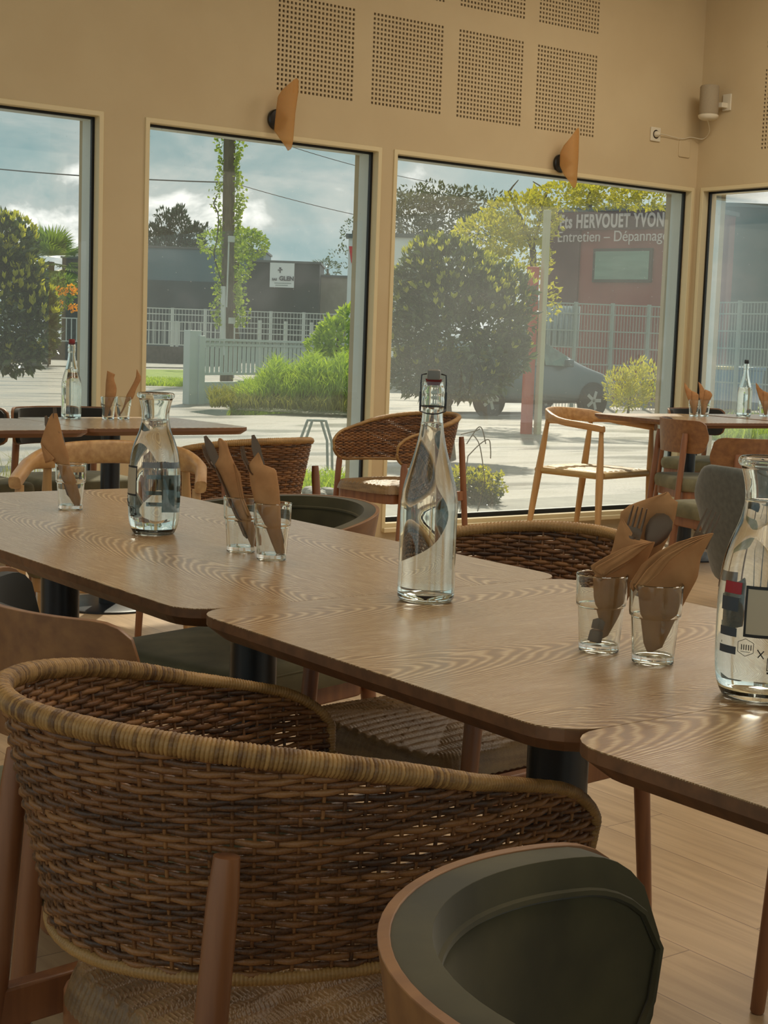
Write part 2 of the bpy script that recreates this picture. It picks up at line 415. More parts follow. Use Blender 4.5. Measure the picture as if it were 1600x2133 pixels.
pr = lambda p, d: (CX+d, p[0], p[1])
px0 = [4.156-.006, 4.738, 5.317, 5.894]
cuts = [(x, x+20*P, z, z+20*P) for x in px0 for z in (2.334, 2.925)]
b = MB()
wins = [(w[0], w[1], ZB-.05, ZT) for w in WIN]
wall_rects(b, -3, CX, 0, 3.6, cuts + wins, pw)
perforated(b, px0, (2.334, 2.925), 20, P, pw)
# the wall's depth round each window and its outer face
for w in wins:
    for x in (w[0], w[1]): b.add([(x, WY, w[2]), (x, OY, w[2]), (x, OY, w[3]), (x, WY, w[3])], [(0, 1, 2, 3)])
    for z in (w[2], w[3]): b.add([(w[0], WY, z), (w[0], OY, z), (w[1], OY, z), (w[1], WY, z)], [(0, 1, 2, 3)])
wall_rects(b, -3, CX+.21, -.3, 3.8, wins, lambda p, d: (p[0], OY, p[1]))
b.box(4.0, 6.5, WY+.06, WY+.08, 2.2, 3.55)
struct(b.build('wall_back', M['paint'], smooth=False))
wr = [(-3.0, 3.2, ZB-.05, ZT), (3.4, 6.515, ZB-.05, ZT)]
b = MB()
ry = [6.09-20*P, 5.5-20*P]
wall_rects(b, -3, WY, 0, 3.6, wr + [(y, y+20*P, z, z+20*P) for y in ry for z in (2.318, 2.91)], pr)
perforated(b, ry, (2.318, 2.91), 20, P, pr)
for w in wr:
    for y in (w[0], w[1]): b.add([(CX, y, w[2]), (CX+.21, y, w[2]), (CX+.21, y, w[3]), (CX, y, w[3])], [(0, 1, 2, 3)])
    for z in (w[2], w[3]): b.add([(CX, w[0], z), (CX+.21, w[0], z), (CX+.21, w[1], z), (CX, w[1], z)], [(0, 1, 2, 3)])
wall_rects(b, -3, OY, -.3, 3.8, wr, lambda p, d: (CX+.21, p[0], p[1]))
b.box(CX+.06, CX+.08, 4.3, 6.2, 2.2, 3.55)
struct(b.build('wall_right', M['paint'], smooth=False))

def frame_rect(b, x0, x1, z0, z1, t, d0, d1, pl, tb=None):
    """four mitred bars of width t between depths d0 and d1 inside a rectangle"""
    tb = tb or t
    o = [(x0, z0), (x1, z0), (x1, z1), (x0, z1)]; k = [(x0+t, z0+tb), (x1-t, z0+tb), (x1-t, z1-t), (x0+t, z1-t)]
    vs = [pl(p, d0) for p in o] + [pl(p, d0) for p in k] + [pl(p, d1) for p in o] + [pl(p, d1) for p in k]
    fs = []
    for q in range(4):
        r = (q+1) % 4
        fs += [(q, r, 4+r, 4+q), (8+q, 12+q, 12+r, 8+r), (4+q, 4+r, 12+r, 12+q), (q, 8+q, 8+r, r)]
    b.add(vs, fs)
def window(n, x0, x1, pl, pane):
    w = thing('window_%d' % n, (0, 0, 0), 0, None, None); w['kind'] = 'structure'
    b = MB(); frame_rect(b, x0-.022, x1+.022, ZB-.07, ZT+.022, .024, -.008, .045, pl, .045); b.build('window_frame', M['trim'], w, smooth=False, bevel=.004)
    b = MB(); frame_rect(b, x0+.001, x1-.001, ZB-.03, ZT-.001, .012, .046, .064, pl, .03); b.build('gasket', M['gasket'], w, smooth=False)
    b = MB(); frame_rect(b, x0+.001, x1-.001, ZB-.03, ZT-.001, .010, .068, .155, pl, .02); b.build('outer_profile', M['alu'], w, smooth=False)
    b = MB()
    q = [pl((x0+.004, ZB-.02), .056), pl((x1-.004, ZB-.02), .056), pl((x1-.004, ZT-.004), .056), pl((x0+.004, ZT-.004), .056)]
    b.add(q, [(0, 1, 2, 3)]); b.build('pane', pane, w, smooth=False)
    b = MB()
    vs = [pl((x0-.02, ZB-.075), -.03), pl((x1+.02, ZB-.075), -.03), pl((x1+.02, ZB-.05), -.03), pl((x0-.02, ZB-.05), -.03)]
    vs += [pl((x0-.02, ZB-.075), .05), pl((x1+.02, ZB-.075), .05), pl((x1+.02, ZB-.05), .05), pl((x0-.02, ZB-.05), .05)]
    b.add(vs, [(0, 1, 2, 3), (4, 7, 6, 5), (0, 4, 5, 1), (3, 2, 6, 7), (0, 3, 7, 4), (1, 5, 6, 2)]); b.build('window_sill', M['trim'], w, smooth=False, bevel=.003)
window(1, WIN[0][0], WIN[0][1], pw, M['pane']); window(2, WIN[1][0], WIN[1][1], pw, M['pane'])
window(3, WIN[2][0], WIN[2][1], pw, M['pane3']); window(4, 3.4, 6.515, pr, M['pane'])
# ------------------------------------------------------------------ tables
TZ = .75
def make_table(x0, x1, y0, y1, m, label, cols, group=None, r=.055, base='steel', name='dining_table', rz=0):
    cx, cy = (x0+x1)/2, (y0+y1)/2
    t = thing(name, (cx, cy, 0), math.radians(rz), label, 'table', group)
    hx, hy = (x1-x0)/2, (y1-y0)/2
    b = MB(); L1 = rrect(-hx, hx, -hy, hy, r); 
    b.rings([[(x, y, TZ) for x, y in L1], [(x, y, TZ-.0012) for x, y in L1]], cap=False)
    b.add([(x, y, TZ) for x, y in L1], [tuple(range(len(L1)))])
    top = b.build('tabletop', m, t, smooth=False)
    b = MB(); ins = rrect(-hx+.016, hx-.016, -hy+.016, hy-.016, r)
    b.rings([[(x, y, TZ-.0012) for x, y in L1], [(x, y, TZ-.013) for x, y in L1], [(x, y, TZ-.028) for x, y in ins]])
    b.build('edge_band', M['edge'], t, smooth=False)
    for px, py in cols:
        px -= cx; py -= cy
        b = MB(); b.lathe([(.0385, .012), (.0385, TZ-.03)], 40, (px, py, 0)); b.build('column', M['steel_black'], t)
        b = MB(); b.lathe([(.0385, .012), (.20, .012), (.215, .008), (.215, 0), (0.05, 0)], 48, (px, py, 0)); b.build('base_plate', M['steel_black'], t)
        b = MB(); b.box(px-.16, px+.16, py-.03, py+.03, TZ-.034, TZ-.028); b.box(px-.03, px+.03, py-.16, py+.16, TZ-.034, TZ-.028); b.build('mounting_cross', M['steel_black'], t, smooth=False)
    return t
make_table(.945, 1.618, 1.683, 3.095, M['table_y'], 'long oak table behind the swing-top water bottle, grain running lengthwise, first water carafe on it', [(1.28, 2.053), (1.28, 2.795)])
make_table(.952, 1.618, .984, 1.682, M['table_x'], 'square oak table in the middle of the row, swing-top water bottle standing on it', [(1.28, 1.332)])
make_table(.940, 1.606, .284, .983, M['table_x2'], 'nearest oak table of the row, cropped at the right edge of the photo', [(1.28, .63)])
make_table(1.68, 2.405, 4.99, 5.66, M['table_x'], 'far oak table by the left window, green-padded chair at its near side', [(2.04, 5.33)])
make_table(2.41, 3.11, 5.04, 5.72, M['table_x2'], 'far oak table in front of the pier between left windows, two napkin glasses on it', [(2.73, 5.50)])
make_table(5.80, 6.48, 5.075, 5.925, M['table_x'], 'oak table in the window corner beside the horseshoe-back chair', [(6.14, 5.50)], rz=-6)
make_table(6.54, 7.22, 5.00, 5.85, M['table_x2'], 'oak table closest to the right-hand window, clear bottle standing on it', [(6.88, 5.42)], rz=-6)

# ------------------------------------------------------------------ glassware
def smooth_prof(p, n=4):
    out = []
    for i in range(len(p)-1):
        p0 = p[max(i-1, 0)]; p1 = p[i]; p2 = p[i+1]; p3 = p[min(i+2, len(p)-1)]
        for k in range(n):
            t = k/n
            out.append(tuple(.5*((2*p1[q])+(-p0[q]+p2[q])*t+(2*p0[q]-5*p1[q]+4*p2[q]-p3[q])*t*t+(-p0[q]+3*p1[q]-3*p2[q]+p3[q])*t**3) for q in (0, 1)))
    out.append(p[-1]); return out
def shell(outer, th, zb, n=48):
    """closed glass wall: outer profile up, inner profile down"""
    inner = [(max(r-th, .0015), z) for r, z in outer if z > zb]
    return [(.0005, outer[0][1])] + outer + inner[::-1] + [(.0005, zb)]
def glass_body(name, outer, th, zb, parent, n=48):
    b = MB(); pr = shell(outer, th, zb); b.lathe(pr, n, closed=False)
    return b.build(name, M['glass'], parent, angle=60)
def water_body(outer, th, zb, zl, parent, n=48):
    pts = [(max(r-th+.0004, .001), z) for r, z in outer if zb < z < zl]
    rl = pts[-1][0]
    pr = [(.0005, zb-.0004), (pts[0][0]*.93, zb-.0004)] + pts + [(rl, zl), (rl-.0015, zl-.0006), (.0005, zl-.0008)]
    b = MB(); b.lathe(pr, n); return b.build('water', M['water'], parent, angle=60)

def swing_bottle(loc, rz, label, level=.2465, lever=True, group=None, cap='grey'):
    t = thing('swing_top_bottle', loc, rz, label, 'bottle', group)
    o = smooth_prof([(.030, .0022), (.0345, .001), (.0385, .004), (.0396, .012), (.0393, .05), (.0393, .10), (.0397, .128), (.0385, .146), (.0345, .165), (.0285, .186), (.0225, .207), (.0178, .228),
         (.0153, .245), (.0142, .258), (.0142, .266), (.0156, .270), (.0158, .276), (.0150, .282), (.0158, .288), (.0150, .293), (.0136, .297), (.0134, .302)], 3)
    glass_body('bottle_glass', o, .0028, .007, t)
    water_body(o, .0028, .007, level, t)
    if lever:
        b = MB(); L1 = rrect(-.0125, .0125, -.0085, .0085, .004)
        b.rings([[(x, y, .305) for x, y in L1], [(x*1.04, y*1.04, .309) for x, y in L1], [(x, y, .317) for x, y in L1], [(x*.8, y*.8, .3185) for x, y in L1]])
        b.build('stopper', M['ceramic'], t)
        b = MB(); b.lathe([(.008, .297), (.0105, .302), (.0115, .3055), (.008, .3065)], 24); b.build('rubber_seal', M['rubber_red'], t)
        b = MB()
        for s in (-1, 1):
            b.tube([(0, s*.010, .3125), (.002, s*.0165, .311), (.003, s*.0172, .300), (.003, s*.0168, .284), (.004, s*.0165, .268), (.012, s*.0165, .262)], .0010, 6)
            b.lathe([(.0005, -.001), (.003, -.001), (.003, .001), (.0005, .001)], 12, (0, s*.001, .3125))
        b.tube([(.012, -.0165, .262), (.022, -.008, .2595), (.025, 0, .259), (.022, .008, .2595), (.012, .0165, .262)], .0010, 6)
        b.tube([(.0156*math.cos(a), .0156*math.sin(a), .2685) for a in [2*PI*k/24 for k in range(24)]], .0009, 6, closed=True)
        for s in (-1, 1):
            b.tube([(.003+.0035*math.cos(a), s*.0175, .2655+.0035*math.sin(a)) for a in [2*PI*k/14 for k in range(14)]], .0010, 6, closed=True)
            b.tube([(.003, s*.0178, .2655), (.001, s*.0178, .288)], .0010, 6)
        b.build('wire_bail', M['steel_black'], t)
    else:
        b = MB(); b.lathe([(.010, .296), (.0125, .3025), (.0125, .316), (.010, .319)], 24); b.build('stopper', M['steel_black'] if cap == 'black' else M['rubber_red'], t)
    return t

CAR = smooth_prof([(.030, .0022), (.0345, .001), (.0378, .004), (.0425, .016), (.0450, .034), (.0459, .060), (.0459, .100), (.0445, .124), (.0410, .146), (.0350, .166), (.0288, .182), (.0250, .197), (.0240, .208),
        (.0252, .221), (.0288, .236), (.0300, .2395), (.0328, .243), (.0330, .248), (.0305, .2505)], 3)
def label_patch(b, r_at, th0, th1, z0, z1, off=.0006, n=8):
    vs = []; 
    for j in (0, .5, 1):
        z = z0+(z1-z0)*j
        for k in range(n+1):
            a = th0+(th1-th0)*k/n; r = r_at(z)+off; vs.append((r*math.cos(a), r*math.sin(a), z))
    fs = [(j*(n+1)+k, j*(n+1)+k+1, (j+1)*(n+1)+k+1, (j+1)*(n+1)+k) for j in range(2) for k in range(n)]
    b.add(vs, fs)
def r_at(prof):
    def f(z):
        for i in range(len(prof)-1):
            if prof[i][1] <= z <= prof[i+1][1]:
                q = (z-prof[i][1])/max(prof[i+1][1]-prof[i][1], 1e-9); return prof[i][0]+(prof[i+1][0]-prof[i][0])*q
        return prof[-1][0]
    return f
M['lab_red'] = mat('red_print', '#a3242c', rough=.5); M['lab_dark'] = mat('dark_grey_print', '#3c444c', rough=.5)
M['lab_pale'] = mat('pale_print', '#b7ab93', rough=.6); M['lab_black'] = mat('black_print', '#171512', rough=.5)
M['lab_pink'] = mat('faded_red_print', '#b0827a', rough=.5); M['lab_teal'] = mat('teal_grey_print', '#74857e', rough=.5)
def carafe(loc, a_lab, label, level, near):
    t = thing('water_carafe', loc, 0, label, 'carafe', 'water carafes on the table row')
    glass_body('carafe_glass', CAR, .0032, .008, t, 64); water_body(CAR, .0032, .008, level, t, 64)
    rr = r_at(CAR)
    A = lambda deg: a_lab-math.radians(deg)
    # printed labels: positive degrees run to the left as seen from the camera
    card = MB(); label_patch(card, rr, A(-28), A(22), .071, .121); card.build('label_card', M['lab_pale'], t)
    b = MB()
    for th0, th1, z0, z1 in ((-30, 24, .119, .1222), (-30, 24, .0698, .073), (-30, -27, .0698, .1222), (21, 24, .0698, .1222)): label_patch(b, rr, A(th0), A(th1), z0, z1, .0008)
    b.build('label_frame', M['lab_black'], t)
    b = MB()
    # hexagon badge, a crossed mark and the small jug sign under the card
    def stroke(p, q, w=.0009):
        pts = []
        for k in range(5):
            s = k/4; an = A(p[0]+(q[0]-p[0])*s); z = p[1]+(q[1]-p[1])*s; r = rr(z)+.0008; pts.append((r*math.cos(an), r*math.sin(an), z))
        b.tube(pts, w/2, 5)
    H = [(20, .068), (10, .064), (10, .054), (20, .050), (30, .054), (30, .064)]
    for k in range(6): stroke(H[k], H[(k+1) % 6], .0006)
    for d in (25, 22, 19, 16, 13): stroke((d, .062), (d, .0565), .0010)
    stroke((26, .0545), (14, .0545), .0005)
    stroke((5, .058), (-3, .049), .0012); stroke((-3, .057), (4, .050), .0012)
    for p, q in (((-8, .050), (-8, .037)), ((-8, .037), (-19, .037)), ((-19, .037), (-19, .050)), ((-19, .050), (-8, .050)), ((-19, .049), (-27, .047)), ((-27, .047), (-28, .038)), ((-28, .038), (-24, .036))): stroke(p, q, .0009)
    stroke((-13, .048), (-13, .0415), .0022); stroke((-8, .0345), (-22, .0345), .0022); stroke((-26, .040), (-28, .036), .004)
    b.build('printed_mark', M['lab_black'], t)
    b = MB(); label_patch(b, rr, A(30), A(58), .112, .124); b.build('red_tag', M['lab_red'], t)
    b = MB()
    for z0, z1 in ((.094, .108), (.068, .077), (.050, .058)): label_patch(b, rr, A(33), A(62), z0, z1)
    b.build('grey_tag', M['lab_dark'], t)
    b = MB()
    for z0, z1 in ((.094, .101), (.066, .073), (.046, .053)): label_patch(b, rr, A(100), A(160), z0, z1)
    label_patch(b, rr, A(118), A(132), .036, .094); b.build('printed_scale', M['lab_teal'], t)
    b = MB(); label_patch(b, rr, A(95), A(165), .112, .122); b.build('faded_tag', M['lab_pink'], t)
    return t

TUM = [(.0220, 0), (.0238, .0018), (.0242, .010), (.0262, .040), (.0272, .0535), (.0292, .0555), (.0298, .060), (.0306, .088), (.0310, .0915), (.0300, .0925)]
def tumbler(loc, label, group=None, proto=[None]):
    if proto[0] is None:
        t = thing('drinking_glass', loc, 0, label, 'glass', group)
        b = MB(); inn = [(.0224, .010), (.0248, .040), (.0258, .0535), (.0277, .0565), (.0283, .060), (.0290, .0915)]
        b.lathe([(.0005, .0035), (.017, .003)] + [(.0215, .0008)] + TUM[1:] + inn[::-1] + [(.0005, .0095)], 20); b.build('glass_body', M['glass'], t, angle=25); proto[0] = t
        return t
    return dup(proto[0], loc, random.random()*3, label, group)

# ------------------------------------------------------------------ napkins and cutlery
def pin(px, py, k, fwd=0):
    """the point at that place of the photo at glass k's own depth (fwd metres towards the camera)"""
    D = (G[k]-Vector((0, 0, CAM_H))).dot(FW); return at(px, py, D-fwd)
HR = Vector((RT.x, RT.y, 0)).normalized(); HN = Vector((-FW.x, -FW.y, 0)).normalized()
def rows(outline, n):
    ys = [p[1] for p in outline]; y0, y1 = min(ys), max(ys); out = []
    for j in range(n):
        y = y0+(y1-y0)*(.006+.988*j/(n-1)); xs = []
        for i in range(len(outline)):
            a, c = outline[i], outline[(i+1) % len(outline)]
            if (a[1]-y)*(c[1]-y) <= 0 and a[1] != c[1]: xs.append(a[0]+(c[0]-a[0])*(y-a[1])/(c[1]-a[1]))
        out.append((min(xs), max(xs), y))
    return out
def paper(b, k, outline, fwd=0, bulge=.35, closed=True, n=26, wave=.0006, seed=1, lean=0):
    """a folded paper piece standing at glass k: each height has its own width and a rounded depth"""
    rng = random.Random(seed); R_ = rows(outline, n); loops = []; ph = rng.random()*6
    for j, (xa, xb, y) in enumerate(R_):
        f = fwd + lean*(1-j/(n-1)); A_, B_ = pin(xa, y, k, f), pin(xb, y, k, f); c = (A_+B_)/2; hw = (B_-A_).length/2; d = (B_-A_).normalized() if hw > 1e-6 else HR
        lp = []; m_ = 18 if closed else 11
        for q in range(m_):
            a = 2*PI*q/m_ if closed else PI*q/(m_-1)
            crease = wave*math.sin(5*a+ph+y*.05)
            lp.append(c + d*(hw*math.cos(a)) + HN*((hw*bulge+crease)*math.sin(a)))
        loops.append(lp)
    if closed: b.rings(loops)
    else:
        m_ = len(loops[0]); b.add([p for l in loops for p in l], [(j*m_+q, j*m_+q+1, (j+1)*m_+q+1, (j+1)*m_+q) for j in range(n-1) for q in range(m_-1)])
def napkin(k, pieces, label, group):
    b = MB()
    for i, pc in enumerate(pieces): paper(b, k, seed=i+3, **pc)
    return tag(b.build('paper_napkin', M['kraft'], solid=.0006, angle=50), label, 'napkin', group)
def fork(a, bb, label, edge=False, group='cutlery rolled in the napkins'):
    """handle end a, tine tips bb"""
    a = Vector(a); bb = Vector(bb); d = (bb-a).normalized(); toc = Vector((0, 0, CAM_H))-bb
    nrm = (toc-d*toc.dot(d)).normalized()
    if edge: nrm = (nrm*.35+d.cross(nrm)).normalized()
    s = d.cross(nrm); L0 = (bb-a).length
    t = MB(); P0 = lambda u, w, h=0: a + d*(u*L0) + s*w + nrm*h
    t.tube([P0(0, 0), P0(.05, 0), P0(.35, 0, .001), P0(.66, 0, .003), P0(.74, 0, .002)], [.002, .0022, .0018, .0014, .0016], 8, ell=3.0, up=nrm)
    t.tube([P0(.72, 0, .002), P0(.76, 0, -.001), P0(.80, 0, -.002), P0(.82, 0, -.002)], [.0012]*4, 8, ell=8.5, up=nrm)
    for k in (-1.5, -.5, .5, 1.5): t.tube([P0(.80, k*.0055, -.002), P0(.9, k*.0056, -.003), P0(1, k*.0054, .001)], [.0012, .0011, .0005], 6, ell=1.5, up=nrm)
    return tag(t.build('fork', M['cutlery']), label, 'fork', group)
def knife(a, bb, label, group='cutlery rolled in the napkins'):
    a = Vector(a); bb = Vector(bb); d = (bb-a).normalized(); toc = Vector((0, 0, CAM_H))-bb
    nrm = (toc-d*toc.dot(d)).normalized(); L0 = (bb-a).length
    t = MB(); P0 = lambda u: a + d*(u*L0)
    t.tube([P0(0), P0(.04), P0(.45), P0(.52), P0(.56), P0(.85), P0(.96), P0(1)], [.0016, .0026, .0024, .0018, .0007, .0007, .0006, .0003], 8, ell=3.2, up=nrm)
    t.tube([P0(.55), P0(.6), P0(.9), P0(1)], [.0006, .0006, .0006, .0002], 8, ell=12, up=nrm)
    return tag(t.build('table_knife', M['cutlery']), label, 'knife', group)
def spoon(a, bb, label, group='cutlery rolled in the napkins'):
    a = Vector(a); bb = Vector(bb); d = (bb-a).normalized(); toc = Vector((0, 0, CAM_H))-bb
    nrm = (toc-d*toc.dot(d)).normalized(); L0 = (bb-a).length
    t = MB(); P0 = lambda u: a + d*(u*L0)
    t.tube([P0(0), P0(.05), P0(.4), P0(.7)], [.0018, .0022, .0017, .0013], 8, ell=2.6, up=nrm)
    t.tube([P0(.68), P0(.74), P0(.82), P0(.9), P0(.97), P0(1)], [.0006, .0012, .0016, .0016, .0012, .0004], 12, ell=9, up=nrm)
    return tag(t.build('spoon', M['cutlery']), label, 'spoon', group)

swing_bottle((1.284, 1.614, TZ), math.radians(-130), 'clear swing-top water bottle with grey stopper in the middle of the table row')
carafe((1.267, 2.378, TZ), YAW+PI-math.radians(62), 'water carafe on the long table, left of the swing-top bottle', .203, False)
carafe((1.240, .998, TZ), YAW+PI-math.radians(12), 'large water carafe with printed card at the right edge of the photo', .206, True)
G = {}
for k, (x, y, lb) in dict(
        A=(1.282, 2.755, 'drinking glass with napkin left of the first carafe'),
        B=(1.291, 2.118, 'left glass of the pair between the carafe and the swing-top bottle'),
        C=(1.290, 2.022, 'right glass of the pair between the carafe and the swing-top bottle'),
        D=(1.255, 1.246, 'left glass of the pair beside the large near carafe'),
        E=(1.264, 1.168, 'right glass of the pair, touching the large near carafe'),
        F=(2.745, 5.555, 'left glass of the pair on the far table by the pier'),
        H=(2.812, 5.552, 'right glass of the pair on the far table by the pier'),
        I=(6.300, 5.621, 'left glass of the pair on the window corner table'),
        J=(6.382, 5.618, 'right glass of the pair on the window corner table'),
        K=(6.86, 5.60, 'glass with orange-lit napkin at the right photo edge, right of the far clear bottle')).items():
    tumbler((x, y, TZ), lb, 'drinking glasses holding rolled napkins'); G[k] = Vector((x, y, TZ))
NG = 'kraft napkins rolled in the glasses'
def sc_(pts, s, ox, oy): return [(ox+x/s, oy+y/s) for x, y in pts]
cA = lambda p: sc_(p, 3.2, 0, 700)
cB = lambda p: sc_(p, 2.667, 400, 800)
cD = lambda p: sc_(p, 3.2, 1100, 1000)
cF = lambda p: sc_(p, 3.2, 0, 400)
cI = lambda p: sc_(p, 5.333, 1300, 780)
napkin('A', [dict(outline=cA([(352, 512), (380, 515), (400, 590), (420, 690), (455, 790), (462, 850), (500, 940), (538, 1080), (532, 1130), (500, 1132), (470, 1090), (420, 960), (380, 860), (345, 820), (290, 760), (270, 708), (300, 620), (330, 540)]), bulge=.3),
             dict(outline=cA([(270, 712), (310, 760), (372, 822), (340, 836), (303, 846), (285, 780)]), fwd=.006, closed=False, bulge=.2, n=10)],
       'tall pointed brown napkin with turned-out corner, left of the first carafe', NG)
knife(pin(150, 1035, 'A', -.004), pin(95, 866, 'A', -.004), 'knife tip poking out left of the brown napkin point')
fork(pin(158, 1040, 'A', -.006), pin(113, 849, 'A', -.006), 'fork tip rising straight above the leftmost brown napkin', True)
napkin('B', [dict(outline=cB([(150, 298), (190, 312), (205, 370), (235, 440), (265, 520), (290, 640), (330, 740), (372, 860), (370, 902), (330, 904), (295, 820), (250, 720), (205, 620), (160, 520), (120, 445), (148, 400), (150, 350), (140, 320)]), bulge=.4),
             dict(outline=cB([(232, 436), (268, 500), (290, 640), (332, 740), (300, 735), (262, 620)]), fwd=.004, closed=False, bulge=.3)],
       'brown napkin roll in the left glass before the swing-top bottle', NG)
knife(pin(520, 1120, 'B', -.001), pin(427, 908, 'B', .004), 'broad knife blade at the left of the left napkin roll')
fork(pin(515, 1120, 'B', .0), pin(423, 926, 'B', .006), 'fork edge showing below the knife in the left napkin roll', True)
napkin('C', [dict(outline=cB([(368, 378), (385, 415), (402, 462), (450, 464), (467, 478), (485, 590), (492, 700), (495, 820), (512, 900), (515, 945), (470, 945), (450, 900), (400, 770), (355, 680), (325, 560), (314, 445), (345, 410)]), bulge=.4),
             dict(outline=cB([(402, 465), (430, 560), (445, 660), (470, 640), (487, 600), (468, 480), (450, 466)]), fwd=-.004, closed=False, bulge=.3)],
       'brown napkin roll in the right glass before the swing-top bottle', NG)
knife(pin(585, 1140, 'C', -.003), pin(527, 906, 'C', -.001), 'knife standing nearly upright from the right napkin roll')
fork(pin(588, 1140, 'C', -.004), pin(503, 930, 'C', .002), 'thin fork leaning left out of the right napkin roll', True)
napkin('D', [dict(outline=cD([(935, 77), (970, 135), (1000, 142), (985, 230), (960, 330), (925, 405), (860, 520), (760, 640), (640, 640), (600, 420), (618, 215), (680, 165)]), fwd=-.022, bulge=.12, closed=False),
             dict(outline=cD([(622, 250), (690, 340), (735, 415), (850, 408), (800, 520), (735, 640), (700, 720), (620, 885), (520, 1060), (440, 1075), (480, 960), (440, 780), (435, 640), (520, 560), (560, 470), (590, 350)]), bulge=.35, fwd=.0),
             dict(outline=cD([(410, 575), (520, 510), (640, 450), (740, 418), (850, 410), (800, 440), (650, 570), (520, 645), (485, 672), (440, 615)]), fwd=.022, bulge=.05, closed=False, n=14),
             dict(outline=cD([(430, 590), (560, 520), (700, 445), (830, 415), (700, 520), (560, 600), (500, 640)]), fwd=.028, bulge=.04, closed=False, n=12)],
       'open napkin cone with folded-down corner holding a fork in the near left glass', NG)
fork(pin(1266, 1290, 'D', -.006), pin(1334, 1056, 'D', .004), 'fork with four tines standing in the open near napkin cone', )
spoon(pin(1280, 1270, 'D', -.012), pin(1388, 1072, 'D', -.010), 'spoon leaning right beside the four-tined fork in the open near napkin cone')
napkin('E', [dict(outline=cD([(1240, 350), (1190, 440), (1150, 520), (1130, 650), (1060, 780), (1000, 900), (900, 1100), (885, 1135), (800, 1152), (772, 1090), (748, 880), (735, 740), (760, 640), (860, 520), (1000, 420), (1100, 380)]), bulge=.3, lean=-.004),
             dict(outline=cD([(672, 700), (760, 560), (860, 480), (1000, 410), (1230, 352), (1060, 440), (930, 520), (850, 610), (760, 690), (702, 745)]), fwd=.020, bulge=.04, closed=False, n=14),
             dict(outline=cD([(700, 720), (790, 600), (900, 500), (1050, 430), (1200, 370), (1050, 460), (950, 530), (880, 620), (800, 690), (735, 740)]), fwd=.026, bulge=.04, closed=False, n=14)],
       'wide fanned napkin in the near right glass beside the large carafe', NG)
fork(pin(1372, 1330, 'E', -.004), pin(1487, 1064, 'E', -.02), 'fork rising behind the large near carafe shoulder')
knife(pin(1238, 1338, 'D', .006), pin(1249, 1288, 'D', .008), 'short dark handle end at the bottom left of the near left glass')
napkin('F', [dict(outline=cF([(715, 1190), (727, 1215), (770, 1208), (757, 1245), (778, 1300), (775, 1350), (740, 1430), (715, 1500), (695, 1500), (700, 1400), (705, 1280)]), bulge=.5, n=14)], 'small upright napkin roll in the left far glass by the pier', NG)
napkin('H', [dict(outline=cF([(912, 1180), (945, 1240), (905, 1320), (892, 1372), (850, 1400), (810, 1480), (785, 1500), (820, 1440), (845, 1350), (880, 1290), (905, 1240)]), bulge=.5, n=14)], 'small twisted napkin leaning right in the far glass by the pier', NG)
for k, sh, lb in (('I', 0, 'small two-pointed napkin in the left corner-table glass'), ('K', 795, 'small orange-lit napkin at the right edge of the photo on the corner table')):
    napkin(k, [dict(outline=cI([(x+sh, y) for x, y in ((670, 90), (690, 110), (720, 160), (755, 180), (770, 300), (765, 450), (740, 350), (700, 250), (672, 150))]), bulge=.4, n=14, fwd=-.006),
               dict(outline=cI([(x+sh, y) for x, y in ((752, 180), (800, 200), (832, 225), (825, 330), (795, 450), (765, 450), (750, 330))]), bulge=.4, n=14)], lb, NG)
napkin('J', [dict(outline=cI([(825, 80), (850, 95), (900, 180), (905, 300), (880, 450), (862, 450), (850, 300), (835, 250), (840, 180)]), bulge=.4, n=14, fwd=-.006),
             dict(outline=cI([(900, 165), (960, 190), (985, 225), (960, 280), (930, 330), (900, 450), (870, 450), (880, 280)]), bulge=.4, n=14)], 'small two-pointed napkin in the right corner-table glass', NG)
swing_bottle((2.604, 5.60, TZ), .4, 'clear bottle with red stopper on the far left table', .20, False, 'far table bottles', 'red')
swing_bottle((6.700, 5.61, TZ), .4, 'clear bottle with dark stopper on the corner table by the right window', .165, False, 'far table bottles', 'black')
# ------------------------------------------------------------------ chairs (local frame: the sitter looks along +x)
def leg(b, top, foot, r0, r1, rm=None, n=14):
    top = Vector(top); foot = Vector(foot); rm = rm or (r0+r1)/2*1.06
    pts = [top, top.lerp(foot, .05), top.lerp(foot, .35), top.lerp(foot, .7), foot.lerp(top, .01), foot]
    b.tube(pts, [r0*.82, r0, rm, (rm+r1)/2, r1, r1*.8], n)

BA, BB_ = .290, .228       # plan radii of the rattan tub back
def plan(s):
    """s in -1..1 round the tub back from the right arm to the left arm; returns point and outward normal"""
    a = s*2.05
    if abs(a) <= PI/2: return Vector((-BA*math.cos(a), BB_*math.sin(a), 0)), Vector((-math.cos(a)/BA, math.sin(a)/BB_, 0)).normalized()
    ex = (abs(a)-PI/2)/(2.05-PI/2); sg = 1 if a > 0 else -1
    return Vector((ex*.195, sg*(BB_-.012*ex*ex), 0)), Vector((0.02, sg, 0)).normalized()
def arc_table(n=400):
    S = [0]; prev = plan(-1)[0]
    for i in range(1, n+1):
        p = plan(-1+2*i/n)[0]; S.append(S[-1]+(p-prev).length); prev = p
    return S
AT = arc_table(); ARC = AT[-1]
def s_at(d):
    import bisect
    i = min(max(bisect.bisect_left(AT, d), 1), len(AT)-1); q = (d-AT[i-1])/(AT[i]-AT[i-1])
    return -1+2*(i-1+q)/(len(AT)-1)
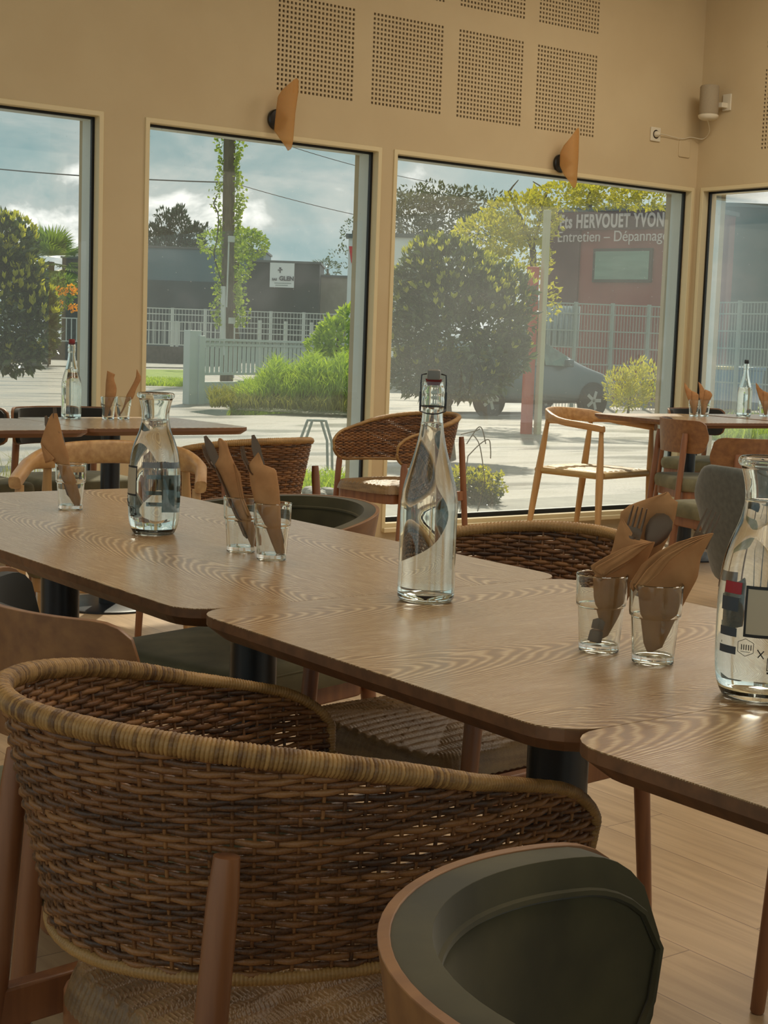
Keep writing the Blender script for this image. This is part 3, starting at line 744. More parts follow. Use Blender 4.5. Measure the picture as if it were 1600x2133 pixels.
def band(d):
    """top and bottom height of the woven band at arc length d"""
    s = s_at(d); t = abs(s)
    zt = .768 - .106*t**2.2; zb = .535 + .012*t - .0*t
    e = min(d, ARC-d)                      # rounded arm ends
    if e < .085:
        q = 1-(1-e/.085)**2.2; q = max(q, 0)**(1/2.2); mid = (zt+zb)/2 + .012; h = (zt-zb)/2
        zt = mid+(zt-mid)*q; zb = mid-(mid-zb)*q
    return zt, zb
def on_band(d, z):
    s = s_at(d); p, n = plan(s); fl = .045*(z-.60)/.2*(1-.5*abs(s))
    return Vector((p.x, p.y, z)) + n*fl, n

def weave_mesh(row, stake, rad, seg, amp=.0026, twist=0):
    b = MB()
    nrow = int(.26/row)
    for j in range(nrow):
        z = .512 + j*row
        ok = [i for i in range(int(ARC/seg)+1) if band(i*seg)[1]+rad < z < band(i*seg)[0]-rad]
        if len(ok) < 6: continue
        pts = []; rr = []
        for i in ok:
            d = i*seg; p, n = on_band(d, z)
            ph = PI*d/stake + j*PI
            z2 = z + .0013*math.sin(d*31+j*.5) + .0007*math.sin(d*91+j*1.3)
            pts.append((Vector((p.x, p.y, z2)) + n*(amp*math.sin(ph)), n, d)); rr.append(rad)
        if twist:                                   # every strand is a pair of thin cords laid round each other
            for h in (0, PI):
                b.tube([q + Vector((0, 0, .30*rad*math.sin(twist*d+h+j*1.7))) + n*(.30*rad*math.cos(twist*d+h+j*1.7)) for q, n, d in pts], [rad*.70]*len(pts), 5, up=(0, 0, 1))
        else: b.tube([q[0] for q in pts], rr, 6, up=(0, 0, 1), ell=.8)
    for k in range(int(ARC/stake)):
        d = (k+.5)*stake; zt, zb = band(d)
        if zt-zb < .02: continue
        pts = [on_band(d, zb+(zt-zb)*q)[0] for q in (0, .25, .5, .75, 1)]
        b.tube(pts, rad*.6, 5)
    return b
def q_s(p):
    """how far round towards an arm end a point of the tub back lies, 0 at the middle of the back and 1 at the end"""
    a = math.atan2(abs(p.y)/BB_, -p.x/BA) if p.x < 0 else PI/2+p.x/.195*(2.05-PI/2)
    return a/2.05
def rim_mesh(r, step, n=12):
    """cord-wrapped rim running round the outline of the band"""
    b = MB(); out = []
    N = int(ARC/.004)
    top = [(i*ARC/N) for i in range(1, N)]
    loop = [on_band(d, band(d)[0])[0] for d in top] + [on_band(d, band(d)[1])[0] for d in top[::-1]]
    rt = [1.0]*len(top) + [.62]*len(top)
    # resample evenly
    L0 = [0]
    for i in range(len(loop)): L0.append(L0[-1]+(loop[(i+1) % len(loop)]-loop[i]).length)
    tot = L0[-1]; ns = int(tot/step)*4; pts = []; rad = []; j = 0
    for i in range(ns):
        d = tot*i/ns
        while L0[j+1] < d: j += 1
        q = (d-L0[j])/max(L0[j+1]-L0[j], 1e-9); pts.append(loop[j].lerp(loop[(j+1) % len(loop)], q))
        w = rt[j]+(rt[(j+1) % len(rt)]-rt[j])*q
        ends = abs(q_s(pts[-1])); w *= 1-.38*min(1, max(0, (ends-.62)/.25)) if w > .7 else 1
        rad.append(r*w*(.90, 1.0, 1.03, 1.0)[i % 4]*(1+.02*math.sin(i*.37)))
    # smooth the radius change at the arm ends
    for _ in range(6): rad2 = rad[:]
    b.tube(pts, rad, n, closed=True)
    return b
def seat_mesh(hx, hy, z, th, ribs, n=150, fine=.0045, taper=.03):
    b = MB()
    def f(u, v):
        X = (u*2-1); Y = (v*2-1)
        # squircle outline
        k = (abs(X)**5+abs(Y)**5)**(1/5) if (X or Y) else 1
        mx = max(abs(X), abs(Y)); s = mx/k if k > 0 else 1
        x, y = X*s*hx, Y*s*(hy-taper*(1-X)*.5)
        e = 1-mx; h = -th*(1-min(1, e/.09))**2.4 if e < .09 else 0
        crown = .010*(1-X*X)*(1-Y*Y)
        rib = .0048*abs(math.sin(PI*y/ribs))**.6 if e > .05 else .001
        tw = .0014*math.sin(2*PI*(x/fine) + 2.6*math.sin(PI*y/ribs)) if e > .05 else .0010*math.sin(2*PI*(math.atan2(Y, X)*hx/fine*.5))
        return (x, y, z + h + crown + rib + tw)
    b.grid(f, n, n)
    return b
_seat_close = [None]
def rattan_chair(loc, deg, label, close=False, proto={}):
    key = 'c' if close else 'f'
    if key in proto: return dup(proto[key], loc, math.radians(deg), label)
    t = thing('rattan_armchair', loc, math.radians(deg), label, 'chair', 'woven rattan tub armchairs')
    proto[key] = t
    if close:
        w = weave_mesh(.0064, .0185, .0034, .0030, .0022, 0); rm = rim_mesh(.0108, .0038, 10); st = seat_mesh(.225, .208, .452, .036, .026, 260, .0055)
    else:
        w = weave_mesh(.0072, .020, .0042, .006, .0026); rm = rim_mesh(.0112, .007, 8); st = seat_mesh(.225, .208, .452, .036, .026, 150, .007)
    bk = w.build('woven_back', M['wicker'], t, angle=80); rm.build('wrapped_rim', M['wick_rim'], bk, angle=80)
    s = st.build('woven_seat', M['seatcord'], t, angle=80)
    b = MB(); L1 = rrect(-.205, .205, -.188, .188, .05)
    b.rings([[(x, y, .372) for x, y in L1], [(x, y, .418) for x, y in L1]]); b.build('seat_frame', M['teak'], t, bevel=.004)
    for sy in (1, -1):
        b = MB(); leg(b, (.150, sy*.222, .560), (.190, sy*.228, 0), .0150, .0115); b.build('leg', M['teak'], t)
        b = MB(); leg(b, (-.236, sy*.196, .672), (-.300, sy*.206, 0), .0140, .0115, .0152); b.build('leg', M['teak'], t)
        b = MB(); b.bar((-.262, sy*.198, .395), (.168, sy*.222, .395), .022, .045); b.build('side_rail', M['teak'], t, bevel=.003)
    return t

def shell_pts(a_max, ra, rb, z0, z1, th, n=36, ext=0.0, drop=0.0, endr=.10, inset=0, flare=.03, nz=9, lift=0, pw=2.6):
    """closed curved slab following a tub plan; ends rounded in elevation"""
    loops = []
    for i in range(n+1):
        s = -1+2*i/n; a = s*a_max
        if abs(a) <= PI/2: p = Vector((-ra*math.cos(a), rb*math.sin(a), 0)); nn = Vector((-math.cos(a)/ra, math.sin(a)/rb, 0)).normalized()
        else:
            ex = (abs(a)-PI/2)/(a_max-PI/2); sg = 1 if a > 0 else -1
            p = Vector((ex*ext, sg*rb, 0)); nn = Vector((0, sg, 0))
        zt = z1-drop*abs(s)**2; zb = z0+lift*abs(s)**4; L1 = rb*a_max+ext; e = (1-abs(s))*L1
        if e < endr:
            q = (max(0, 1-(1-e/endr)**pw))**(1/pw); q = max(q, .12); mid = (zt+zb)/2; zt = mid+(zt-mid)*q; zb = mid-(mid-zb)*q
        lp = []
        for k in range(nz):
            z = zb+inset+(zt-zb-2*inset)*k/(nz-1); lp.append(p + nn*(flare*(z-z0)/(z1-z0)+th/2) + Vector((0, 0, z)))
        for k in range(nz-1, -1, -1):
            z = zb+inset+(zt-zb-2*inset)*k/(nz-1); lp.append(p + nn*(flare*(z-z0)/(z1-z0)-th/2) + Vector((0, 0, z)))
        loops.append(lp)
    return loops
def cushion(b, hx, hy, z0, z1, r=.07, bulge=.012, n=8):
    lv = []
    prof = [(.975, 0), (1, .18), (1.012, .5), (1, .80), (.965, .95), (.90, 1.0)]
    for k, h in prof:
        lv.append([(x*k, y*k, z0+(z1-z0)*h) for x, y in rrect(-hx, hx, -hy, hy, r, n)])
    for q in (.7, .45, .2): lv.append([(x*q, y*q, z1+bulge*(1-q)) for x, y in rrect(-hx, hx, -hy, hy, r, n)])
    b.rings(lv)
def tub_chair(loc, deg, label, proto=[None], sc=1.0):
    if proto[0]: return dup(proto[0], loc, math.radians(deg), label)
    t = thing('padded_tub_chair', loc, math.radians(deg), label, 'chair', 'plywood tub chairs with olive pads'); proto[0] = t
    b = MB(); b.rings(shell_pts(1.95, .272, .212, .50, .760, .008, 56, .075, .045, .085, 0, .04, 9, .07)); b.build('wooden_shell', M['ply'], t, angle=50, bevel=.002)
    b = MB(); lp = shell_pts(1.93, .2565, .1965, .512, .763, .026, 56, .072, .045, .085, .004, .04, 9, .07); b.rings(lp); p = b.build('back_pad', M['velvet'], t, angle=70, bevel=.007, seg=3)
    b = MB()
    lp2 = shell_pts(1.90, .2455, .1855, .53, .740, .010, 56, .068, .045, .08, .006, .04, 9, .07)
    edge = [l[-1] for l in lp2] + [l[9] for l in lp2[::-1]]
    b.tube([Vector(q) for q in edge], .0035, 6, closed=True); b.build('piping', M['velvet'], p)
    b = MB(); cushion(b, .225, .20, .405, .475); c = b.build('seat_cushion', M['velvet_l'], t, angle=60)
    b = MB(); b.tube([(x*1.006, y*1.006, .452) for x, y in rrect(-.225, .225, -.20, .20, .07, 8)], .0022, 5, closed=True); b.build('seam', M['velvet_l'], c)
    b = MB(); L1 = rrect(-.205, .205, -.182, .182, .04)
    b.rings([[(x, y, .365) for x, y in L1], [(x, y, .406) for x, y in L1]]); b.build('seat_frame', M['teak'], t, bevel=.004)
    for sy in (1, -1):
        b = MB(); leg(b, (.17, sy*.185, .405), (.20, sy*.20, 0), .018, .012); b.build('leg', M['teak'], t)
        b = MB(); leg(b, (-.20, sy*.16, .53), (-.27, sy*.18, 0), .018, .013); b.build('leg', M['teak'], t)
    return t
def ply_chair(loc, deg, label, proto=[None], pad=True):
    """side chair: bent plywood backrest with a dark pad, round back posts, upholstered seat"""
    if proto[0]: return dup(proto[0], loc, math.radians(deg), label)
    t = thing('plywood_back_chair', loc, math.radians(deg), label, 'chair', 'chairs with a bent plywood backrest'); proto[0] = t
    b = MB(); b.rings(shell_pts(1.12, .24, .27, .600, .765, .011, 36, 0, .0, .075, 0, .012)); b.build('backrest', M['ply'], t, angle=50, bevel=.002)
    b = MB(); b.rings(shell_pts(1.10, .225, .255, .603, .762, .020, 36, 0, .0, .07, .003, .012)); b.build('back_pad', M['velvet_d'], t, angle=70, bevel=.006, seg=3)
    b = MB(); cushion(b, .225, .225, .41, .475); b.build('seat_cushion', M['velvet_l'], t, angle=60)
    b = MB(); L1 = rrect(-.205, .205, -.205, .205, .04)
    b.rings([[(x, y, .368) for x, y in L1], [(x, y, .411) for x, y in L1]]); b.build('seat_frame', M['teak'], t, bevel=.004)
    for sy in (1, -1):
        b = MB(); leg(b, (.185, sy*.19, .405), (.205, sy*.21, 0), .017, .012); b.build('leg', M['teak'], t)
        b = MB(); leg(b, (-.205, sy*.185, .70), (-.265, sy*.20, 0), .0165, .0125); b.build('leg', M['teak'], t)
    return t
def horseshoe_chair(loc, deg, label, kind, proto={}):
    """round-back armchair, flat bent rail carried by four turned legs"""
    if kind in proto: return dup(proto[kind], loc, math.radians(deg), label)
    wd = M['oak']; wr_ = M['oak_x']
    t = thing('horseshoe_armchair', loc, math.radians(deg), label, 'chair', 'round-back wooden armchairs'); proto[kind] = t
    b = MB(); loops = []
    n = 60
    for i in range(n+1):
        s = -1+2*i/n; a = s*2.02
        if abs(a) <= PI/2: p = Vector((-.265*math.cos(a), .255*math.sin(a), 0)); nn = Vector((-math.cos(a), math.sin(a), 0))
        else:
            ex = (abs(a)-PI/2)/(2.02-PI/2); sg = 1 if a > 0 else -1
            p = Vector((ex*.235, sg*(.255+.0*ex), 0)); nn = Vector((0, sg, 0))
        u = abs(s); hh = .072 if u < .45 else .072-.034*min(1, (u-.45)/.2); th = .022+.012*min(1, max(0, (u-.35)/.3))
        zc = .735 - .055*u**1.8; 
        if u > .97: hh *= .9
        tilt = .10
        lp = []
        for k in range(12):
            an = 2*PI*k/12; cx_, cz_ = math.cos(an), math.sin(an)
            cx_ = math.copysign(abs(cx_)**.6, cx_); cz_ = math.copysign(abs(cz_)**.6, cz_)
            lp.append(p + nn*(cx_*th/2 + cz_*hh/2*tilt) + Vector((0, 0, zc+cz_*hh/2)))
        loops.append(lp)
    b.rings(loops); b.build('arm_rail', wr_, t, angle=50)
    if kind == 'cord':
        s = seat_mesh(.225, .23, .445, .010, .05, 90, .009).build('woven_seat', M['cord'], t, angle=80)
        b = MB()
        for sy in (-1, 1): b.tube([(-.21, sy*.205, .428), (.215, sy*.232, .428)], .019, 10)
        for sx in (-.215, .215): b.tube([(sx, -.215, .428), (sx, .215, .428)], .019, 10)
        b.build('cord_wrapped_rail', M['cord'], t)
    else:
        b = MB(); cushion(b, .225, .23, .41, .475); b.build('seat_cushion', M['velvet_l'], t, angle=60)
        b = MB(); L1 = rrect(-.205, .205, -.215, .215, .04)
        b.rings([[(x, y, .368) for x, y in L1], [(x, y, .411) for x, y in L1]]); b.build('seat_frame', wd, t, bevel=.004)
    for sy in (1, -1):
        for tp, ft, tk in (((.215, sy*.244, .672), (.225, sy*.246, 0), 0), ((-.165, sy*.207, .705), (-.262, sy*.232, 0), 0)):
            b = MB(); tp = Vector(tp); ft = Vector(ft)
            pts = [tp.lerp(ft, q) for q in (0, .06, .16, .36, .45, .7, 1)]
            b.tube(pts, [.0125, .013, .0165, .0200, .0205, .0175, .0115], 14); b.build('leg', wd, t)
    return t
def shell_chair(loc, deg, label):
    t = thing('grey_shell_chair', loc, math.radians(deg), label, 'chair')
    b = MB()
    def f(u, v):
        y = (u*2-1); w = .235*(1-.0*v)
        if v < .5:
            q = v/.5; x = .20-.38*q; z = .455 - .018*math.sin(q*PI) - .0
        else:
            q = (v-.5)/.5; x = -.18-.075*q-.03*math.sin(q*PI*.5); z = .455+.345*q
        k = 1-.28*max(0, (v-.86)/.14)**2 - .18*max(0, (.10-v)/.1)**2
        wrap = .085*abs(y)**2.4*(1 if v > .5 else .3+.7*v/.5)
        zz = z - (.07*abs(y)**4*max(0, (v-.8)/.2)) + (0.03*abs(y)**2.5 if v < .5 else 0)
        return (x+wrap, y*w*k, zz)
    b.grid(f, 26, 30); b.build('seat_shell', M['greyshell'], t, solid=.022, sub=1)
    for sx in (-1, 1):
        for sy in (-1, 1):
            b = MB(); leg(b, (sx*.11, sy*.11, .43), (sx*.20, sy*.21, 0), .014, .009); b.build('leg', M['steel_black'], t)
    return t

rattan_chair((.86, 1.257, 0), 2.7, 'large rattan armchair in the foreground at the near side of the square table', close=True)
rattan_chair((1.655, 1.985, 0), 181, 'rattan armchair tucked in behind the swing-top bottle, woven seat showing under the table')
rattan_chair((2.66, 4.47, 0), 98, 'rattan armchair with its back turned, between the napkin rolls and the far left table')
rattan_chair((4.236, 5.593, 0), 186, 'sunlit rattan armchair standing against the window pier behind the bottle')
rattan_chair((.60, 2.52, 0), 0, 'dark rattan armchair cut off by the left photo edge beside the long table')
tub_chair((.787, .555, 0), 2, 'foreground tub chair with olive padded back at the bottom right')
tub_chair((1.605, 2.63, 0), 194, 'tub chair with olive pad behind the long table, right of the napkin rolls')
ply_chair((.97, 1.80, 0), -8, 'plywood-back chair pushed to the near side of the long table, behind the foreground rattan rim')
ply_chair((2.19, 1.345, 0), 180, 'chair beyond the nearest table, only one dark leg showing at the right photo edge')
ply_chair((6.92, 6.02, 0), -90, 'dark-padded chair between the corner table and the window')
ply_chair((5.93, 5.17, 0), -27, 'plywood-back chair at the near left of the corner table, next to the horseshoe chair')
ply_chair((4.97, 4.15, 0), 78, 'plywood-back chair with its back to the camera at the right photo edge')
ply_chair((2.32, 6.0, 0), -88, 'dark-padded chair at the left photo edge behind the far left table')
ply_chair((2.84, 6.05, 0), -90, 'dark-padded chair below the pier, behind the far table')
horseshoe_chair((5.89, 5.97, 0), -79, 'light oak round-back armchair with woven cord seat left of the corner table', 'cord')
horseshoe_chair((1.998, 4.003, 0), -120, 'light wooden round-back armchair with green seat beyond the long table', 'pad')
shell_chair((3.46, 2.67, 0), -10, 'grey fabric shell chair behind the large near carafe')
# ------------------------------------------------------------------ things on the walls
def lamp(px, py, outline, label, k):
    c = on_y(px, py, WY)
    t = thing('wall_lamp', (c.x, WY, c.z), 0, label, 'lamp', 'black wall lamps with amber paper shades')
    b = MB(); b.xf = Matrix.Rotation(PI/2, 4, 'X'); b.lathe([(.045, 0), (.052, .006), (.052, .02), (.046, .026), (.02, .028)], 32); b.xf = None
    b.build('wall_plate', M['steel_black'], t)
    b = MB(); b.tube([(.01, -.02, 0), (.02, -.075, .0)], .012, 10); b.build('lamp_arm', M['steel_black'], t)
    # curved sheet of open weave, hung off the plate, outlined in its own vertical plane
    base = Vector((c.x+.03, WY-.12, c.z)); d = Vector((.93, -.37, 0)); nrm = Vector((-.37, -.93, 0))
    pts = []
    for q in outline:
        ray = FW + RT*((q[0]-800)/F_PX) - UP*((q[1]-1066.5)/F_PX); tt = (base-Vector((0, 0, CAM_H))).dot(nrm)/ray.dot(nrm)
        P = Vector((0, 0, CAM_H)) + ray*tt - base; pts.append((P.dot(d), P.z))
    umin, umax = min(p[0] for p in pts), max(p[0] for p in pts)
    zs = [p[1] for p in pts]; z0, z1 = min(zs), max(zs)
    def span(z):
        xs = []
        for i in range(len(pts)):
            a, b_ = pts[i], pts[(i+1) % len(pts)]
            if (a[1]-z)*(b_[1]-z) <= 0 and a[1] != b_[1]: xs.append(a[0]+(b_[0]-a[0])*(z-a[1])/(b_[1]-a[1]))
        return (min(xs), max(xs)) if xs else (0, 0)
    b = MB()
    def f(u, v):
        z = z0+(z1-z0)*(.004+.992*v); a, e = span(z); x = a+(e-a)*u
        h = .035*math.sin(PI*(x-umin)/(umax-umin))
        P = base - Vector((c.x, WY, c.z)) + d*x + nrm*h; return (P.x, P.y, P.z+z)
    b.grid(f, 14, 40)
    b.build('lamp_shade', M['shade'], t, solid=.0012)
    return t
def shade_mat():
    m, nt, b = new_mat('amber_woven_paper'); Lk = nt.links.new
    b.inputs['Base Color'].default_value = lin('#cfa062'); b.inputs['Roughness'].default_value = .7
    tr = nd(nt, 'ShaderNodeBsdfTranslucent'); tr.inputs[0].default_value = lin('#f0c684')
    tp = nd(nt, 'ShaderNodeBsdfTransparent')
    m1 = nd(nt, 'ShaderNodeMixShader'); m1.inputs[0].default_value = .45; Lk(b.outputs[0], m1.inputs[1]); Lk(tr.outputs[0], m1.inputs[2])
    tcn = nd(nt, 'ShaderNodeTexCoord'); mp_ = nd(nt, 'ShaderNodeMapping'); mp_.inputs['Rotation'].default_value = (.3, .6, .2); Lk(tcn.outputs['Object'], mp_.inputs[0])
    wv = nd(nt, 'ShaderNodeTexWave', Scale=75, Distortion=1.0); Lk(mp_.outputs[0], wv.inputs[0])
    f = math_n(nt, 'MULTIPLY', wv.outputs['Fac'], .6)
    m2 = nd(nt, 'ShaderNodeMixShader'); Lk(f, m2.inputs[0]); Lk(m1.outputs[0], m2.inputs[1]); Lk(tp.outputs[0], m2.inputs[2])
    Lk(m2.outputs[0], nt.nodes['Material Output'].inputs[0]); return m
M['shade'] = shade_mat()
o1 = [(617, 163), (622, 168), (622, 188), (614, 237), (609, 293), (605, 311), (597, 316), (591, 306), (584, 295), (571, 272), (575, 229), (578, 202), (586, 188), (610, 168)]
lamp(574, 250, o1, 'amber-shaded black wall lamp above the second window, left one', 0)
o2 = [(1203, 266), (1206, 272), (1205, 330), (1201, 380), (1197, 392), (1190, 393), (1183, 383), (1172, 365), (1166, 345), (1167, 318), (1173, 303), (1186, 285), (1197, 270)]
lamp(1165, 341, o2, 'amber-shaded black wall lamp above the third window, right one', 1)

t = thing('wall_speaker', (CX-.11, 6.415, 2.515), 0, 'small white round speaker on a bracket at the right wall beside the corner', 'speaker')
b = MB(); b.lathe([(.055, .03), (.058, .04), (.058, .195), (.052, .203)], 40); b.build('fabric_body', M['spk_mesh'], t)
b = MB(); b.lathe([(.038, -.002), (.055, .006), (.062, .018), (.062, .026), (.055, .031)], 40); b.build('base_ring', M['white_pl'], t)
b = MB(); b.box(.05, .109, -.062, -.03, .075, .105); b.box(.098, .109, -.085, -.02, .06, .16); b.build('bracket', M['white_pl'], t, smooth=False, bevel=.003)
c = on_y(1364, 280, WY)
t = thing('wall_socket', (c.x, WY, c.z), 0, 'white wall socket with plug, left of the room corner', 'socket')
b = MB(); b.box(-.042, .042, -.011, 0, -.042, .042); b.build('face_plate', M['white_pl'], t, smooth=False, bevel=.004)
b = MB(); b.xf = Matrix.Rotation(PI/2, 4, 'X'); b.lathe([(.019, .011), (.019, .020), (.012, .034), (.006, .04)], 20); b.xf = None; b.build('plug', M['white_pl'], t)
b = MB(); b.xf = Matrix.Rotation(PI/2, 4, 'X'); b.lathe([(.006, .0115), (.0262, .0115), (.0262, .012), (.006, .012)], 24); b.xf = None; b.build('socket_well', M['cavity'] if 'cavity' in M else M['paint_in'], t)
cb = [Vector((c.x, WY-.038, c.z)), Vector((c.x+.06, WY-.02, c.z+.004)), on_y(1420, 289, WY-.012), on_y(1440, 286, WY-.012), Vector((CX-.015, WY-.05, 2.42)), Vector((CX-.03, 6.47, 2.46)), Vector((CX-.11, 6.42, 2.516))]
def catmull(p, n=6):
    out = []
    for i in range(len(p)-1):
        a, q, r, s = p[max(i-1, 0)], p[i], p[i+1], p[min(i+2, len(p)-1)]
        for k in range(n):
            t_ = k/n; out.append(.5*((2*q)+(r-a)*t_+(2*a-5*q+4*r-s)*t_*t_+(3*q-a-3*r+s)*t_**3))
    out.append(p[-1]); return out
b = MB(); b.tube(catmull(cb), .0028, 6); tag(b.build('power_cord', M['white_pl']), 'thin white cord running from the wall socket to the speaker', 'cord')
c = on_y(1425, 311, WY)
b = MB(); L1 = rrect(-.05, .05, -.05, .05, .012)
b.rings([[(c.x+x, WY, c.z+z) for x, z in L1], [(c.x+x, WY-.006, c.z+z) for x, z in L1], [(c.x+x*.94, WY-.008, c.z+z*.94) for x, z in L1]])
tag(b.build('cover_plate', M['paint'], smooth=False), 'wall-coloured square cover plate under the speaker cord', 'cover plate')
b = MB(); b.xf = Matrix.Translation(on_y(1150, 1095, WY)) @ Matrix.Rotation(PI/2, 4, 'X'); b.lathe([(.012, 0), (.012, .002), (.003, .003)], 16)

# ------------------------------------------------------------------ outdoors
def asphalt_mat():
    m, nt, b = new_mat('damp_asphalt'); Lk = nt.links.new; tcn = nd(nt, 'ShaderNodeTexCoord')
    big = nd(nt, 'ShaderNodeTexNoise', Scale=.35, Detail=6); fine = nd(nt, 'ShaderNodeTexNoise', Scale=45, Detail=3)
    mp_ = nd(nt, 'ShaderNodeMapping'); mp_.inputs['Rotation'].default_value = (0, 0, .64); mp_.inputs['Scale'].default_value = (1, 3.2, 1); Lk(tcn.outputs['Object'], mp_.inputs[0]); Lk(mp_.outputs[0], big.inputs[0]); Lk(tcn.outputs['Object'], fine.inputs[0])
    r = nd(nt, 'ShaderNodeValToRGB'); r.color_ramp.elements[0].color = lin('#66625a'); r.color_ramp.elements[1].color = lin('#9b9687'); r.color_ramp.elements[0].position = .35; r.color_ramp.elements[1].position = .68
    Lk(math_n(nt, 'ADD', math_n(nt, 'MULTIPLY', big.outputs['Fac'], .6), math_n(nt, 'MULTIPLY', fine.outputs['Fac'], .4)), r.inputs[0]); Lk(r.outputs[0], b.inputs['Base Color'])
    rr = nd(nt, 'ShaderNodeMapRange'); rr.inputs['From Min'].default_value = .4; rr.inputs['From Max'].default_value = .62; rr.inputs['To Min'].default_value = .28; rr.inputs['To Max'].default_value = .65
    Lk(big.outputs['Fac'], rr.inputs[0]); Lk(rr.outputs[0], b.inputs['Roughness'])
    bp = nd(nt, 'ShaderNodeBump', Strength=.6, Distance=.01); Lk(fine.outputs['Fac'], bp.inputs['Height']); Lk(bp.outputs[0], b.inputs['Normal'])
    return m
def gz(x, y):
    d = max(y-WY, (x-CX))
    return -.10 - .20*min(1, max(0, (d-2.6)/7))
def gp(px, py, z=None):
    p = on_z(px, py, -.3 if z is None else z)
    for _ in range(6): p = on_z(px, py, gz(p.x, p.y))
    return p
def stuff_mat(n, *a, **k): M[n] = mat(n, *a, **k)
M['asphalt'] = mat('sunlit_asphalt', '#6f6b61', '#8a8577', rough=.5, scale=1.4, stretch=(1, 1, 1), bump=.0, detail=12)
M['asphalt'] = asphalt_mat()
M['paving'] = mat('concrete_paving', '#85837b', '#9b988d', rough=.7, scale=4, detail=8)
M['soil'] = mat('gravelly_soil', '#857b62', '#a39a7e', rough=.9, scale=6, detail=8)
M['puddle'] = mat('puddle_water', '#3c4038', rough=.04)
M['grassbase'] = mat('grass_ground', '#6f8a2c', '#94a846', rough=.9, scale=5)
b = MB(); N = 60
b.grid(lambda u, v: (lambda x, y: (x, y, gz(x, y)))(-20+200*u**1.6 + (0 if u > 0 else 0), OY+.0+150*v**2), 80, 60)
b.grid(lambda u, v: (lambda x, y: (x, y, gz(x, y)))(CX+.21+150*u**2, -40+(40+OY)*v), 50, 30)
struct(b.build('ground', M['asphalt'], angle=180))
def patch(name, px_pts, m, lift, structure=True, label=None, cat=None, kind=None, nsub=8):
    pts = []
    P_ = [gp(*q) for q in px_pts]
    for i in range(len(P_)):
        a, c_ = P_[i], P_[(i+1) % len(P_)]
        for k in range(nsub): pts.append(a.lerp(c_, k/nsub))
    b = MB(); b.add([(p.x, p.y, gz(p.x, p.y)+lift) for p in pts] + [(p.x, p.y, gz(p.x, p.y)-.05) for p in pts],
          [tuple(range(len(pts)))] + [(i, (i+1) % len(pts), len(pts)+(i+1) % len(pts), len(pts)+i) for i in range(len(pts))])
    o = b.build(name, m, smooth=False)
    if structure: struct(o)
    else: tag(o, label, cat, None, kind)
    return o
# paved strip along the building
b = MB(); b.box(-3, CX+1.9, OY, OY+1.9, -.2, -.075); struct(b.build('pavement', M['paving'], smooth=False))
b = MB(); b.box(CX+.21, CX+1.9, -10, OY, -.2, -.075); struct(b.build('pavement', M['paving'], smooth=False))
patch('puddle', [(395, 858), (440, 853), (520, 856), (610, 860), (540, 865), (450, 866)], M['puddle'], .004, False, 'dark flat puddle on the asphalt in front of the grass mound', 'puddle')
patch('grass_verge', [(255, 793), (395, 796), (395, 772), (255, 770)], M['grassbase'], .03)
patch('roadside_pavement', [(-60, 762), (395, 768), (395, 752), (-60, 748)], M['paving'], .05)
patch('grass_verge', [(1440, 856), (1700, 852), (1700, 815), (1440, 815)], M['grassbase'], .03)

leafm = {
    'laurel': leafmat('laurel_leaf', '#33452b', '#5c7040', .28, .18), 'laurel_tip': leafmat('young_laurel_leaf', '#a3aa3a', '#c9c955', .45, .4),
    'dark': leafmat('dark_leaf', '#3d4f36', '#61724a', .25, .3), 'yellow': leafmat('yellow_green_leaf', '#a3a52e', '#cdc64b', .5, .5),
    'lime': leafmat('lime_leaf', '#86a62e', '#c2d650', .5, .5), 'green': leafmat('fresh_green_leaf', '#6f8f34', '#a3b649', .45, .5), 'conifer': leafmat('conifer_needle', '#2c4a3c', '#3f5f4e', .1, .7),
    'greyg': leafmat('grey_green_leaf', '#4b5746', '#6b7659', .25, .5), 'orange': leafmat('orange_blossom', '#e59a1c', '#f7bd30', .4, .6),
    'grass': leafmat('grass_blade', '#87a83a', '#b9cf5c', .5, .6), 'olivegr': leafmat('dry_grass_blade', '#7d8442', '#a3a45a', .4, .6),
    'palm': leafmat('palm_frond', '#5b7a35', '#8ea84b', .35, .4), 'spurge': leafmat('yellow_spurge', '#b3b335', '#d4cf4e', .5, .6)}
M['bark'] = mat('bark', '#4e4534', '#6b5f49', rough=.95, scale=20, bump=.4)
M['concrete_pole'] = mat('weathered_pole', '#5e574a', '#756c5b', rough=.9, scale=10, stretch=(1, 1, .2))

def leaf(b, p, d, n, L_, w, fold=.25):
    d = d.normalized(); s = d.cross(n)
    if s.length < 1e-4: s = d.orthogonal()
    s.normalize(); u = s.cross(d)
    b.add([p, p+d*(L_*.5)+s*(w*.5)+u*(w*fold), p+d*L_, p+d*(L_*.5)-s*(w*.5)+u*(w*fold), p+d*(L_*.45)], [(0, 1, 4), (1, 2, 4), (2, 3, 4), (3, 0, 4)])
def rnd(rng): 
    while True:
        v = Vector((rng.uniform(-1, 1), rng.uniform(-1, 1), rng.uniform(-1, 1)))
        if .05 < v.length < 1: return v.normalized()
def crown(b, blobs, L_, w, rng, up=.3, inner=.55):
    for c, r, n in blobs:
        for _ in range(n):
            v = rnd(rng); k = rng.uniform(inner, 1.0)**.5
            p = Vector((c[0]+v.x*r[0]*k, c[1]+v.y*r[1]*k, c[2]+v.z*r[2]*k))
            d = (v + rnd(rng)*.9 + Vector((0, 0, up))).normalized(); s = rng.uniform(.7, 1.25)
            leaf(b, p, d, rnd(rng), L_*s, w*s)
